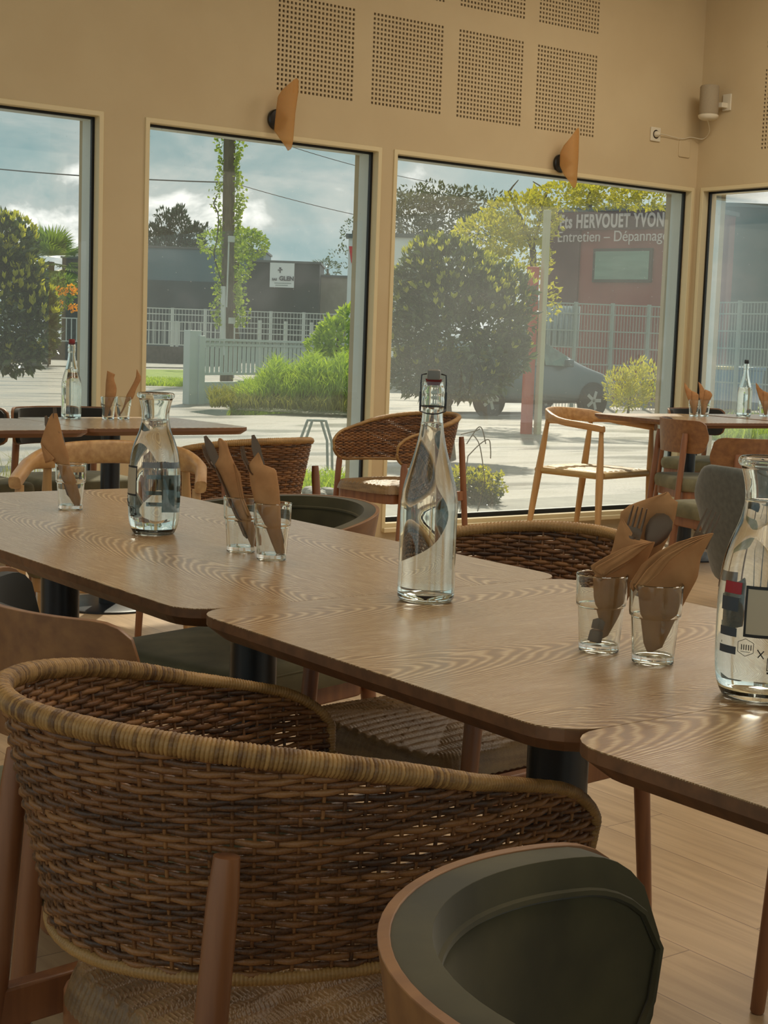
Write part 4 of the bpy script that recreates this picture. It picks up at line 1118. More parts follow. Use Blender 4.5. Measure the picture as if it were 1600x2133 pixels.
def shrub(name, label, cat, blobs, L_, w, m, tips=None, trunk=None, seed=1, up=.3, group=None, inner=.5, tipn=0):
    rng = random.Random(seed)
    t = thing(name, trunk[0][0] if trunk else blobs[0][0], 0, label, cat, group)
    o = Vector(t.location)
    b = MB(); b.xf = Matrix.Translation(-o); crown(b, blobs, L_, w, rng, up, inner); b.build('foliage', leafm[m], t, smooth=False)
    if tips:
        b = MB(); b.xf = Matrix.Translation(-o)
        for c, r, n in blobs:
            for _ in range(int(n*tipn)):
                v = rnd(rng); v.z = abs(v.z)*.8+.25 if rng.random() < .93 else v.z
                p = Vector((c[0]+v.x*r[0]*1.02, c[1]+v.y*r[1]*1.02, c[2]+v.z*r[2]*1.02))
                for q in range(4): leaf(b, p, (v*.5+Vector((0, 0, .9))+rnd(rng)*.6), rnd(rng), L_*.8, w*.8)
        b.build('young_shoots', leafm[tips], t, smooth=False)
    if trunk:
        b = MB(); b.xf = Matrix.Translation(-o)
        for tr in trunk:
            a, c_, r0, r1 = tr
            a = Vector(a); c_ = Vector(c_); mid = a.lerp(c_, .5)+rnd(rng)*(c_-a).length*.05
            b.tube([a, mid, c_], [r0, (r0+r1)/2, r1], 7)
        b.build('trunk', M['bark'], t)
    return t
def ell(px, py, D, rx, ry, rd=None, n=300):
    """blob centred on that place of the photo, D deep, radii given in the photo's pixels"""
    c = at(px, py, D); k = D/F_PX; a = rx*k
    return (tuple(c), (a, a if rd is None else rd, ry*k), n)
def gpt(px, D):
    c = at(px, 700, D); return (c.x, c.y, gz(c.x, c.y))

# left laurel bush and palm
D = 15.5
g0 = gpt(-40, D)
shrub('laurel_bush', 'big glossy-leaved bush at the left edge outside the first window', 'bush',
      [ell(-10, 640, D, 90, 125, .5, 2200), ell(10, 530, D, 62, 75, .4, 1000), ell(62, 680, D, 54, 74, .35, 900), ell(-5, 485, D, 30, 40, .3, 220), ell(45, 590, D, 45, 60, .3, 400), ell(85, 640, D, 24, 44, .2, 260), ell(30, 742, D, 50, 34, .3, 420)], .105, .042, 'laurel', 'laurel_tip', [(g0, at(-10, 700, D), .05, .03)], 3, tipn=.07)
D = 58
t = thing('palm_tree', gpt(97, D), 0, 'fan palm behind the big left bush', 'palm'); o = Vector(t.location)
b = MB(); b.xf = Matrix.Translation(-o); c = at(106, 546, D); b.tube([Vector(gpt(97, D)), Vector(gpt(100, D)).lerp(c, .5), c], [.17, .15, .14], 10); b.build('trunk', M['bark'], t)
b = MB(); b.xf = Matrix.Translation(-o); rng = random.Random(5)
for k in range(64):
    ang = 2*PI*rng.random(); el = rng.uniform(-1.35, 1.25); d = Vector((math.cos(ang)*math.cos(el), math.sin(ang)*math.cos(el), math.sin(el)))
    p = c + d*rng.uniform(.33, .94); s = d.cross(Vector((0, 0, 1))).normalized(); u = s.cross(d)
    for q in range(17):
        a = -1.25+2.5*q/16; dd = (d*math.cos(a)+s*math.sin(a)+u*.08*math.cos(a)-Vector((0, 0, .16))); leaf(b, p, dd, u, .90, .075, .1)
b.build('fronds', leafm['palm'], t, smooth=False)
D = 56
shrub('flowering_bush', 'bush with orange flowers under the palm', 'bush', [ell(125, 605, D, 34, 34, .6, 380)], .18, .07, 'palm', None, [(gpt(100, D), at(118, 610, D), .04, .03)], 8)
b = MB(); rng = random.Random(2)
for q in range(11):
    c = at(rng.uniform(96, 162), rng.uniform(595, 645), D-.8)
    for k in range(26): leaf(b, c+rnd(rng)*.12, rnd(rng), rnd(rng), .13, .07)
tag(b.build('blossom_clusters', leafm['orange'], smooth=False), 'orange flower clusters glowing under the palm', 'flowers', kind='stuff')

# white railing on a low dark wall, far side of the road
M['white_fence'] = mat('white_painted_fence', '#c9cfca', rough=.6)
M['dark_wall'] = mat('dark_render', '#4b4a45', '#575650', rough=.9, scale=8)
def fence(name, label, a, bb, z0, z1, posts, bars, rails, m, w=.03, pw_=.06, cat='fence', barmat=None, pbot=None):
    a = Vector(a); bb = Vector(bb); t = thing(name, (a.x, a.y, 0), 0, label, cat); o = Vector((a.x, a.y, 0))
    a = a-o; bb = bb-o; a.z = bb.z = 0
    b = MB()
    for z in rails: b.bar(a+Vector((0, 0, z)), bb+Vector((0, 0, z)), w, w)
    b.build('rail', m, t, smooth=False)
    b = MB()
    for k in range(bars+1):
        p = a.lerp(bb, k/bars); b.bar(p+Vector((0, 0, z0)), p+Vector((0, 0, z1)), w*(.7 if name == 'railing' else .4))
    b.build('bars', barmat or m, t, smooth=False)
    for k in range(posts):
        p = a.lerp(bb, k/max(posts-1, 1)); b = MB(); b.bar(p+Vector((0, 0, z0-.15 if pbot is None else pbot)), p+Vector((0, 0, z1+.04)), pw_); b.build('post', m, t, smooth=False)
    return t
D = 68
zz = lambda px, py, D: at(px, py, D).z
A, B_ = at(95, 700, D), at(460, 700, D)
fence('railing', 'white metal railing on the low dark wall across the road', A, B_, zz(300, 716, D), zz(300, 668, D), 5, 34, [zz(300, 716, D), zz(300, 668, D)], M['white_fence'], .05, .10)
A2, B2 = at(290, 700, D+2), at(700, 700, D+2)
fence('mesh_fence', 'tall white mesh fence behind the railing, seen through the second window', A2, B2, zz(400, 720, D), zz(400, 643, D), 7, 60, [zz(400, y, D) for y in (643, 655, 690)], M['white_fence'], .045, .12)
b = MB(); d = (B_-A).normalized(); n = Vector((-d.y, d.x, 0))*.1
for q in (0,):
    a = at(60, 700, D); c = at(462, 700, D); z1 = zz(300, 720, D); 
    b.add([a-n+Vector((0, 0, -a.z-.35)), c-n+Vector((0, 0, -c.z-.35)), c+n+Vector((0, 0, -c.z-.35)), a+n+Vector((0, 0, -a.z-.35))] + [Vector((p.x, p.y, z1)) for p in (a-n, c-n, c+n, a+n)],
          [(0, 1, 2, 3), (7, 6, 5, 4), (0, 4, 5, 1), (1, 5, 6, 2), (2, 6, 7, 3), (3, 7, 4, 0)])
tag(b.build('low_wall', M['dark_wall'], smooth=False), 'low dark wall under the white railing across the road', 'wall')

def building(name, label, D0, x0, x1, ytop0, ytop1, m, depth=9, D1=None, cat='building', ybot=None):
    """box with its front between two places of the photo; returns thing, origin, along, out, height"""
    D1 = D1 or D0; a = at(x0, 700, D0); c = at(x1, 700, D1); z1 = at(x0, ytop0, D0).z; z2 = at(x1, ytop1, D1).z; zt = (z1+z2)/2
    t = thing(name, (a.x, a.y, -.35), 0, label, cat); d = Vector((c.x-a.x, c.y-a.y, 0)); W_ = d.length; d.normalize(); n = Vector((-d.y, d.x, 0))
    if n.dot(FW) < 0: n = -n
    R_ = Matrix(((d.x, n.x, 0, 0), (d.y, n.y, 0, 0), (0, 0, 1, 0), (0, 0, 0, 1)))
    b = MB(); b.xf = R_; b.box(0, W_, 0, depth, 0, zt+.35); b.build('wall', m, t, smooth=False)
    b = MB(); b.xf = R_; b.box(-.08, W_+.08, -.08, depth+.08, zt+.35, zt+.47); b.build('roof_edge', M['roofedge'], t, smooth=False)
    return t, R_, W_, zt+.35, a
def wall_uv(bl, px, py):
    """wall coordinates (along, up) of a place in the photo on that building's front"""
    t, R_, W_, H, a = bl; n = Vector((R_[0][1], R_[1][1], 0)); d = Vector((R_[0][0], R_[1][0], 0)); o = Vector(t.location)
    ray = FW + RT*((px-800)/F_PX) - UP*((py-1066.5)/F_PX); s = (o-Vector((0, 0, CAM_H))).dot(n)/ray.dot(n); P_ = Vector((0, 0, CAM_H))+ray*s-o
    return P_.dot(d), P_.z
M['roofedge'] = mat('roof_edge_metal', '#59615f', rough=.5)
M['bluegrey'] = mat('blue_grey_cladding', '#55717a', '#5e7c85', rough=.6, scale=.6, stretch=(1, 1, .1))
M['darkblue'] = mat('dark_blue_cladding', '#35494f', '#3d545a', rough=.6, scale=.7)
M['darkclad'] = mat('dark_cladding', '#22302f', '#2b3a38', rough=.6, scale=.8)
M['beigewall'] = mat('beige_render', '#8f8b7e', '#9b9789', rough=.9, scale=2)
M['redclad'] = mat('brick_red_cladding', '#7b3129', '#8a3a30', rough=.6, scale=1.2, stretch=(1, 1, .2))
M['maroon'] = mat('dark_red_fascia', '#4b2528', '#562c2e', rough=.6, scale=1)
M['winglass'] = mat('building_window', '#5d7f70', '#7da08e', rough=.15, scale=.8, stretch=(.4, .4, 3))
M['signwhite'] = mat('sign_white', '#e4e9e7', rough=.5); M['signtxt'] = mat('sign_lettering_dark', '#2c3a44', rough=.5)
M['letter'] = mat('pale_lettering', '#c8b9b4', rough=.5); M['signred'] = mat('sign_red', '#d8302c', rough=.5)
M['rooftile'] = mat('grey_roof', '#6f7370', rough=.8); M['darkgreen'] = mat('dark_green_cladding', '#2c3a35', '#38473f', rough=.7, scale=1, stretch=(1, 1, 2))

wh_ = building('warehouse', 'long blue-grey warehouse behind the utility pole', 92, 255, 545, 512, 528, M['bluegrey'], 6)
b = MB(); b.xf = wh_[1]; _, zb2 = wall_uv(wh_, 400, 586); b.box(.02, wh_[2]-.02, -.12, .0, .1, zb2); b.build('lower_cladding', M['darkblue'], wh_[0], smooth=False)
h = building('shed', 'grey-roofed shed at the right side of the first window', 90, 128, 215, 540, 540, M['dark_wall'], 10)
sg = building('sign_building', 'dark building carrying a white square sign, seen through the second window', 84, 512, 662, 541, 556, M['darkclad'], 6)
x0, z0 = wall_uv(sg, 562, 598); x1, z1 = wall_uv(sg, 614, 549)
b = MB(); b.xf = sg[1]; b.box(x0, x1, -.16, -.05, z0, z1)
sb = b.build('sign_board', M['signwhite'], smooth=False); sb.location = sg[0].location; sb.parent = sg[0]; sb.location = (0, 0, 0)
def wtext(bl, txt, px, py, size, m, parent, name='lettering', out=.2, align='LEFT', offset=0, space=1, sx=1.0, ex=.01):
    u, z = wall_uv(bl, px, py)
    mt = bl[1] @ Matrix.Translation((u, -out, z)) @ Matrix.Rotation(PI/2, 4, 'X') @ Matrix.Diagonal((sx, 1, 1, 1))
    return text_mesh(txt, size, name, m, mt, parent, ex, offset, align, space)
k = 84/F_PX
wtext(sg, 'GLEN', 582, 584, 12.2*k, M['signtxt'], sb, offset=.012)
wtext(sg, 'SAS', 567, 584, 6.5*k, M['signtxt'], sb, offset=.005)
b = MB(); b.xf = sg[1]
for y_, xa_, xb_ in ((589.5, 572, 607), (594, 574, 600)):
    ua, za = wall_uv(sg, xa_, y_); ub, _ = wall_uv(sg, xb_, y_); b.box(ua, ub, -.175, -.16, za-.018, za+.018)
b.build('small_print', M['lab_teal'], sb, smooth=False)
b = MB(); b.xf = sg[1]; u, z = wall_uv(sg, 584, 566); s = k
for q in ((0, 0, 1.2, 5), (-2.5, 3, 2.2, 2.2), (2.5, 4, 2.2, 2.2), (0, 7, 2.0, 3)): b.box(u+(q[0]-q[2])*s, u+(q[0]+q[2])*s, -.19, -.16, z+(q[1]-q[3]/2)*s, z+(q[1]+q[3]/2)*s)
b.build('sign_emblem', M['signtxt'], sb, smooth=False)
building('annex', 'plain beige building beside the dark sign building', 86, 664.5, 735, 577, 580, M['beigewall'], 5)
# totem sign at the right of window 2
D = 44; a = at(723, 700, D)
tt = building('totem_sign', 'tall white totem sign with a red stripe at the right edge of the second window', D, 720, 775, 497, 499, M['signwhite'], .35, cat='sign')
b = MB(); b.xf = tt[1]; u0, zt0 = wall_uv(tt, 727, 513); u1, zt1 = wall_uv(tt, 748, 566)
pp = [(u0, zt0), (u1+.3, zt0), (u1+.3, zt1), (u0+.25, zt1), (u0+.08, (zt0+zt1)/2-.1)]
b.rings([[(u, -.03, z) for u, z in pp], [(u, -.01, z) for u, z in pp]]); b.build('red_emblem', M['signred'], tt[0], smooth=False)
wtext(tt, 'A', 732, 597, 14*D/F_PX, M['signtxt'], tt[0], 'letter', .03)

# utility pole with ivy, conduit, wires
D = 45; g0 = Vector(gpt(474, D)); tp = at(480, 150, D)
t = thing('utility_pole', tuple(g0), 0, 'weathered utility pole wrapped in ivy outside the second window', 'pole')
b = MB(); b.tube([(0, 0, 0), (tp.x-g0.x, tp.y-g0.y, tp.z-g0.z)], [.20, .17], 12); b.build('shaft', M['concrete_pole'], t)
for px0_, py0_, px1_, py1_, w_ in ((465, 700, 465, 597, .16), (472, 600, 477, 500, .05)):
    p, q = at(px0_, py0_+40, D-.3)-g0, at(px1_, py1_, D-.3)-g0; b = MB(); b.tube([p, q], w_/2, 8); b.build('conduit', M['white_fence'], t)
for px_, py_ in ((482, 498), (483, 668)):
    p = at(px_, py_, D-.35)-g0; b = MB(); b.box(p.x-.09, p.x+.09, p.y-.05, p.y+.05, p.z-.09, p.z+.09); b.build('junction_box', M['white_fence'], t, smooth=False)
b = MB(); b.tube(catmull([at(*q)-g0 for q in ((452, 410, D-.3), (446, 425, D-.3), (455, 450, D-.3), (452, 500, D-.3), (446, 530, D-.3), (455, 565, D-.3), (465, 600, D-.3))]), .02, 5); b.build('loose_cable', M['steel_black'], t)
rng = random.Random(11); b = MB()
for _ in range(1300):
    y = 270+410*rng.random()**.85; sp = (17 if y < 480 else 24)+8*math.sin(y*.05)
    p = at(477+rng.choice((-1, 1, 1))*(14+abs(rng.gauss(0, sp*.45))), y, D+rng.uniform(-.5, .3)); leaf(b, p, rnd(rng)+Vector((0, 0, -.2)), rnd(rng), .12, .09)
for _ in range(5): pass
ivy = b.build('ivy', leafm['green'], smooth=False)
tag(ivy, 'ivy climbing the utility pole outside the second window', 'ivy')
def wire(p, q, sag, r, label):
    p = Vector(p); q = Vector(q); b = MB(); b.tube([p.lerp(q, k/16)-Vector((0, 0, sag*4*(k/16)*(1-k/16))) for k in range(17)], r, 5)
    tag(b.build('overhead_wire', M['steel_black']), label, 'wire')
wire(at(-120, 340, D+6), at(474, 380, D), .1, .02, 'overhead wire running left from the utility pole')
wire(at(482, 380, D), at(860, 470, D+8), .1, .012, 'overhead wire running right from the utility pole')
wire(at(590, 300, D+4), at(900, 380, D+12), .1, .012, 'higher thin wire crossing the top right of the second window')

# trees behind
shrub('conifer', 'dark conifer group over the warehouse roof in the second window', 'tree',
      [ell(x, y, 110, rx, ry, 1.0, n) for x, y, rx, ry, n in ((330, 505, 26, 26, 420), (372, 480, 20, 46, 500), (374, 450, 7, 20, 100), (340, 475, 12, 26, 200), (338, 448, 4, 12, 40), (400, 500, 26, 24, 400), (415, 478, 12, 10, 100), (318, 485, 10, 16, 120), (365, 512, 50, 16, 400))], .42, .14, 'conifer', None, [(gpt(368, 110), at(372, 500, 110), .3, .1)], 21, up=.9)
shrub('leafy_tree', 'bright green tree behind the utility pole', 'tree',
      [ell(x, y, 60, rx, ry, 1.2, n) for x, y, rx, ry, n in ((515, 510, 35, 32, 700), (450, 505, 28, 26, 350), (490, 545, 22, 50, 500), (495, 495, 34, 20, 350), (478, 600, 12, 40, 160))], .16, .10, 'green', None, [(gpt(495, 60), at(495, 520, 60), .2, .1)], 22)
shrub('distant_tree', 'small feathery tree over the beige building', 'tree', [ell(682, 560, 110, 26, 14, 1, 160), ell(672, 550, 110, 12, 8, 1, 60)], .35, .08, 'dark', None, [(gpt(682, 110), at(682, 560, 110), .15, .08)], 23)
shrub('sparse_tree', 'sparse tree behind the totem sign', 'tree', [ell(738, 480, 60, 14, 26, 1, 90), ell(715, 535, 60, 12, 24, 1, 90)], .14, .07, 'dark', None, [(gpt(735, 60), at(735, 480, 60), .1, .03)], 24)

# white picket fence with gate post
D = 30.5
M['picket'] = mat('pale_picket_paint', '#b9c6c2', rough=.55)
a = Vector(gpt(408, D)); c = Vector(gpt(735, D+5.5)); t = thing('picket_fence', tuple(a), 0, 'pale grey-green picket fence with square gate posts beyond the asphalt', 'fence')
d = (c-a); d.z = 0; Ln = d.length; d.normalize()
zt = zz(430, 707, D)+.3; zl = zz(430, 780, D)+.3; zb_ = zz(430, 792, D)+.3
b = MB(); b.bar(d*0+Vector((0, 0, zt)), d*Ln+Vector((0, 0, zt)), .12, .05); b.bar(Vector((0, 0, zl)), d*Ln+Vector((0, 0, zl)), .08, .05); b.bar(Vector((0, 0, zt-.1)), d*Ln+Vector((0, 0, zt-.1)), .05, .05); b.build('fence_rail', M['picket'], t, smooth=False)
npk = int(Ln/.165)
for k in range(npk):
    p = d*(k+.5)*Ln/npk; b = MB(); b.bar(p+Vector((0, 0, zl)), p+Vector((0, 0, zt-.03)), .108, .02, up=(d.y, -d.x, 0)); b.build('picket', M['picket'], t, smooth=False)
b = MB(); b.bar(Vector((0, 0, zb_/2-.1)), d*Ln*.35+Vector((0, 0, zb_/2-.1)), .18, zb_+.1); b.build('base_wall', M['picket'], t, smooth=False)
for px_, w_, hh in ((401, .26, zz(401, 688, D)+.3), (419, .14, zz(419, 699, D)+.3)):
    p = Vector(gpt(px_, D-.2))-a; b = MB(); b.box(p.x-w_/2, p.x+w_/2, p.y-w_/2, p.y+w_/2, -.1, hh); b.build('post', M['picket'], t, smooth=False, bevel=.01)
p = Vector(gpt(505, D+.2))-a; b = MB(); b.box(p.x-.05, p.x+.05, p.y-.05, p.y+.05, -.1, .5); b.build('post', M['picket'], t, smooth=False)
fence('handrail', 'thin white handrail fence between the picket fence and the dark sign building', at(486, 700, 50), at(700, 700, 52), zz(500, 705, 50), zz(500, 668, 50), 5, 4, [zz(500, y, 50) for y in (672, 683, 694)], M['white_fence'], .03, .09, pbot=-.35)

def grass(name, label, pts, n, h, m, seed, spread, cat='grass', lean=.35, w=.02):
    rng = random.Random(seed); b = MB()
    for _ in range(n):
        p = pts(rng); d = Vector((rng.gauss(0, lean), rng.gauss(0, lean), 1)).normalized(); s = d.cross(rnd(rng)).normalized(); L_ = h*rng.uniform(.5, 1.3)
        b.add([p-s*w/2, p+s*w/2, p+d*L_*.6+s*w*.35, p+d*L_+Vector((rng.gauss(0, .1), rng.gauss(0, .1), -.05))*L_*2, p+d*L_*.6-s*w*.35], [(0, 1, 2, 4), (4, 2, 3)])
    o = b.build(name, leafm[m], smooth=False); return tag(o, label, cat, kind='stuff')
def band_pts(pxa, pxb, Da, Db, hgt=None):
    def f(rng):
        u = rng.random(); D_ = rng.uniform(Da, Db); px = pxa+(pxb-pxa)*u; g = Vector(gpt(px, D_))
        if hgt: g.z += hgt(px, (D_-Da)/(Db-Da))*rng.uniform(.85, 1)
        return g
    return f
mound = lambda px, v: max(0, min(1, (px-480)/90))*(.74+.10*math.sin(px*.09)+.06*math.sin(px*.23+1)+.12*(px > 640))*math.sin(PI*min(1, v*1.2+.08))**.7
grass('tall_grass', 'bright green tall grass mound in front of the picket fence', band_pts(485, 760, 27.6, 30.6, mound), 8500, .34, 'grass', 31, 1, w=.022)
grass('dry_grass', 'olive grass fringe at the foot of the green mound', band_pts(440, 760, 27.2, 28.4, lambda px, v: .1+.2*v), 3000, .26, 'olivegr', 32, 1, w=.02)
grass('verge_grass', 'green grass strip across the road left of the gate post', band_pts(255, 395, 40, 44), 2600, .16, 'grass', 33, 1, w=.03)
grass('verge_grass', 'sunlit grass seen through the right-hand window', band_pts(1440, 1700, 24, 29), 5000, .30, 'grass', 34, 1, w=.025)
grass('window_weeds', 'thin weeds growing outside the first window', lambda r: Vector(gpt(r.uniform(-20, 110), r.uniform(10.5, 11.5))), 150, .34, 'olivegr', 35, 1, lean=.14, w=.006)
grass('window_weeds', 'green weeds between the hoops and the far left table', lambda r: Vector(gpt(r.uniform(355, 440), r.uniform(11.0, 12.5))), 420, .2, 'grass', 36, 1, lean=.3, w=.012)
grass('window_weeds', 'green weeds at the foot of the cycle hoops', lambda r: Vector(gpt(r.uniform(635, 725), r.uniform(12.0, 13.2))), 500, .16, 'grass', 37, 1, lean=.4, w=.012)
shrub('lime_bush', 'lime green bush over the right end of the picket fence', 'bush', [ell(705, 708, 31, 46, 36, .5, 800), ell(728, 664, 31, 14, 24, .3, 200), ell(690, 680, 31, 16, 16, .3, 160), ell(665, 722, 31, 20, 22, .3, 200)], .15, .07, 'lime', None, [(gpt(705, 31), at(705, 700, 31), .04, .03)], 38)

# window 3: round laurel, trees, red workshop, fence, car
D = 17; g0 = gpt(950, D)
shrub('round_laurel', 'huge round laurel bush filling the left of the third window', 'bush',
      [ell(955, 690, D, 135, 130, .75, 3600), ell(930, 590, D, 105, 85, .6, 1700), ell(1035, 650, D, 68, 100, .5, 1100), ell(865, 640, D, 62, 90, .5, 900), ell(915, 530, D, 50, 38, .35, 450), ell(890, 775, D, 80, 50, .5, 1300), ell(980, 785, D, 70, 45, .5, 1000), ell(1045, 740, D, 45, 50, .4, 600)], .105, .042, 'laurel', 'laurel_tip', [(g0, at(940, 700, D), .06, .04)], 41, tipn=.03)
shrub('grey_tree', 'grey-green tree standing behind the round laurel', 'tree',
      [ell(x, y, 54, rx, ry, 1.2, n) for x, y, rx, ry, n in [(870, 455, 44, 44, 900), (930, 458, 50, 46, 1000), (850, 480, 36, 34, 500), (985, 475, 45, 34, 600)] + [(828+i*13.5, 408+10*math.sin(i*2.3)+abs(i-5)*2.2, 9, 21, 95) for i in range(15)]], .17, .08, 'greyg', None, [(gpt(920, 54), at(920, 480, 54), .25, .1)], 42)
shrub('yellow_tree', 'yellow-green spring tree in front of the red building', 'tree',
      [ell(x, y, 27, rx, ry, .9, n) for x, y, rx, ry, n in ((1020, 490, 60, 45, 1000), (1080, 450, 52, 45, 1000), (1075, 540, 45, 60, 800), (1175, 408, 60, 26, 800), (1260, 406, 60, 26, 750), (1350, 412, 55, 24, 650), (1095, 620, 25, 70, 400), (1100, 470, 26, 40, 450))], .095, .055, 'yellow', None,
      [(gpt(1100, 27), at(1110, 520, 27), .07, .06), (at(1110, 520, 27), at(1140, 398, 27), .04, .02), (at(1110, 520, 27), at(1060, 400, 27), .05, .02), (at(1225, 430, 27), at(1250, 340, 27), .07, .04), (at(1060, 400, 27), at(1080, 375, 27), .02, .008), (at(1140, 398, 27), at(1110, 378, 27), .02, .008)], 43)
t = building('white_van_box', 'white box body standing behind the round laurel', 46, 815, 895, 497, 497, M['signwhite'], 3, cat='truck body')
# red workshop
rb = building('workshop', 'red workshop with a pale-lettered dark red fascia in the third window', 44, 1146, 1436, 441, 441.5, M['redclad'], 2.5, 41.3)
u0, zz0 = wall_uv(rb, 1147, 530); u1, zz1 = wall_uv(rb, 1213, 445)
b = MB(); b.xf = rb[1]; _, zlow = wall_uv(rb, 1180, 640); b.box(u0, u1, -.07, .0, zlow, rb[3]-.05); b.build('dark_panel', M['maroon'], rb[0], smooth=False)
b = MB(); b.xf = rb[1]; _, zf = wall_uv(rb, 1300, 478); b.box(u0, rb[2], -.10, -.0, zf, rb[3]-.02); fa = b.build('fascia', M['maroon'], rb[0], smooth=False)
k = 43/F_PX
wtext(rb, 'Ets HERVOUET YVON', 1171, 476, 38*k, M['letter'], fa, out=.14, offset=.016, sx=.60, space=1.13, ex=.02)
wtext(rb, 'Entretien \u2013 D\u00e9pannage', 1166, 505, 31*k, M['letter'], fa, out=.14, offset=0, sx=.90, ex=.02)
b = MB(); b.xf = rb[1]; wu0, wz0 = wall_uv(rb, 1236, 588); wu1, wz1 = wall_uv(rb, 1362, 517); b.box(wu0, wu1, -.08, .0, wz0, wz1); ww = b.build('window', M['gasket'], rb[0], smooth=False)
b = MB(); b.xf = rb[1]; b.box(wu0+.08, wu1-.08, -.10, -.07, wz0+.08, wz1-.08); b.build('pane', M['winglass'], ww, smooth=False)
gb = building('hall', 'dark green-grey hall seen through the right-hand window', 46, 1474, 1760, 438, 436, M['darkgreen'], 10)
M['galv'] = mat('galvanised_fence', '#98a39c', rough=.5); M['corr'] = mat('corrugated_sheet', '#9fb0b6', '#b0bfc4', rough=.5, scale=4)
D = 35
fence('panel_fence', 'tall grey welded mesh fence in front of the red workshop', at(1120, 700, D), at(1425, 700, D+.5), -.3, zz(1250, 634, D), 5, 48, [zz(1250, y, D) for y in (634, 655, 690, 725, 760, 795)], M['galv'], .03, .07)
fence('panel_fence', 'tall grey welded mesh fence seen through the right-hand window', at(1455, 700, 33), at(1720, 700, 30), -.3, zz(1500, 632, 33), 4, 40, [zz(1500, y, 33) for y in (632, 655, 690, 725, 760, 795)], M['galv'], .03, .07)
b = MB(); a = at(1134, 700, 35.2); c = at(1205, 700, 35.2); d = (c-a); d.z = 0; Ln = d.length; d.normalize(); n = Vector((-d.y, d.x, 0))
vs = []; NN = 60
z0 = zz(1170, 722, 35.2); z1 = zz(1170, 637, 35.2)
for i in range(NN+1):
    p = a+d*(Ln*i/NN)+n*(.05*math.sin(2*PI*i/10)); vs += [(p.x, p.y, z0), (p.x, p.y, z1)]
b.add(vs, [(2*i, 2*i+2, 2*i+3, 2*i+1) for i in range(NN)])
tag(b.build('corrugated_sheets', M['corr'], solid=.03), 'pale corrugated sheets standing behind the mesh fence left of the workshop window', 'sheeting')
M['bin'] = mat('blue_bin', '#3b6f8f', rough=.5); M['binlid'] = mat('yellow_lid', '#b9a53a', rough=.5)
for px_, lb, lid in ((1505, 'blue wheeled bin with yellow lid behind the right-hand fence', 'binlid'), (1560, 'blue wheeled bin with blue lid behind the right-hand fence', 'bin')):
    g0 = gpt(px_, 36); t = thing('wheeled_bin', g0, .2, lb, 'bin')
    b = MB(); b.rings([[(-.22, -.25, .05), (.22, -.25, .05), (.22, .25, .05), (-.22, .25, .05)], [(-.29, -.33, 1.0), (.29, -.33, 1.0), (.29, .33, 1.0), (-.29, .33, 1.0)]]); b.build('bin_body', M['bin'], t, smooth=False, bevel=.03)
    b = MB(); b.box(-.32, .32, -.36, .36, 1.0, 1.08); b.build('lid', M[lid], t, smooth=False, bevel=.02)
shrub('spurge_bush', 'yellow-flowering bush right of the parked car', 'bush', [ell(x, y, 29, rx, ry, .4, n) for x, y, rx, ry, n in ((1290, 805, 22, 38, 380), (1325, 795, 18, 50, 420), (1352, 800, 22, 44, 420), (1310, 830, 45, 26, 400))], .10, .035, 'spurge', None, [(gpt(1315, 29), at(1315, 820, 29), .03, .02)], 51, up=1.0, inner=.2)
shrub('spurge_bush', 'second yellow-green clump at the right end of the third window', 'bush', [ell(1392, 815, 29, 20, 34, .4, 260)], .10, .035, 'green', None, [(gpt(1392, 29), at(1392, 825, 29), .03, .02)], 52, up=1.0, inner=.2)

# flower bed under window 3 and a small one at the left
def bed(px0_, px1_, D, label, n, seed, hpx=30):
    rng = random.Random(seed); a = Vector(gpt((px0_+px1_)/2, D)); t = thing('flower_clump', tuple(a), 0, label, 'plant')
    b1, b2 = MB(), MB(); b1.xf = b2.xf = Matrix.Translation(-a)
    for _ in range(n):
        g = Vector(gpt(rng.uniform(px0_, px1_), D+rng.uniform(-.25, .25))); hh = hpx*D/F_PX*rng.uniform(.5, 1.2)
        tp = g+Vector((rng.gauss(0, .03), rng.gauss(0, .03), hh)); b1.tube([g, tp], .003, 4)
        for q in range(9): leaf(b1, g.lerp(tp, rng.uniform(.2, 1)), rnd(rng)+Vector((0, 0, .5)), rnd(rng), .045, .018)
        if rng.random() < .75:
            for q in range(10): leaf(b2, tp+rnd(rng)*.02, rnd(rng)+Vector((0, 0, .6)), rnd(rng), .03, .02)
    b1.build('foliage', leafm['laurel'], t, smooth=False); b2.build('flowers', leafm['spurge'], t, smooth=False)
bed(905, 1050, 11.2, 'low yellow-flowering plants at the pavement edge, right of the rattan chair by the pier', 230, 61, 62)
bed(-20, 45, 9.6, 'low yellow-flowering plants at the left photo edge below the far table', 80, 62, 45)
# cycle hoops
def hoop(D, dx, label, base=[None]):
    k = D/F_PX; c = Vector(gpt(663+dx, D)); d = Vector((RT.x, RT.y, 0)).normalized()
    t = thing('cycle_hoop', tuple(c), 0, label, 'bike rack', 'two cycle hoops'); zt_ = at(663, 877, D).z-c.z
    P_ = [(-29, 0), (-29, .55), (-13, 1), (15, 1), (29, .60), (32, 0)]
    b = MB(); pts = [d*(x*k)+Vector((0, 0, zt_*q)) for x, q in P_]
    out = [pts[0]]
    for i in range(1, len(pts)-1):
        out += [pts[i].lerp(pts[i-1], .12), pts[i], pts[i].lerp(pts[i+1], .12)]
    out.append(pts[-1]); b.tube(out, .013, 10); b.build('hoop_tube', M['galv'], t)
    b = MB(); b.lathe([(.06, .0), (.06, .008), (.02, .01)], 16, tuple(pts[0])); b.lathe([(.06, .0), (.06, .008), (.02, .01)], 16, tuple(pts[-1])); b.build('floor_flange', M['galv'], t)
hoop(14.8, -4, 'front metal cycle hoop outside the second window'); hoop(14.2, 6, 'rear metal cycle hoop outside the second window')

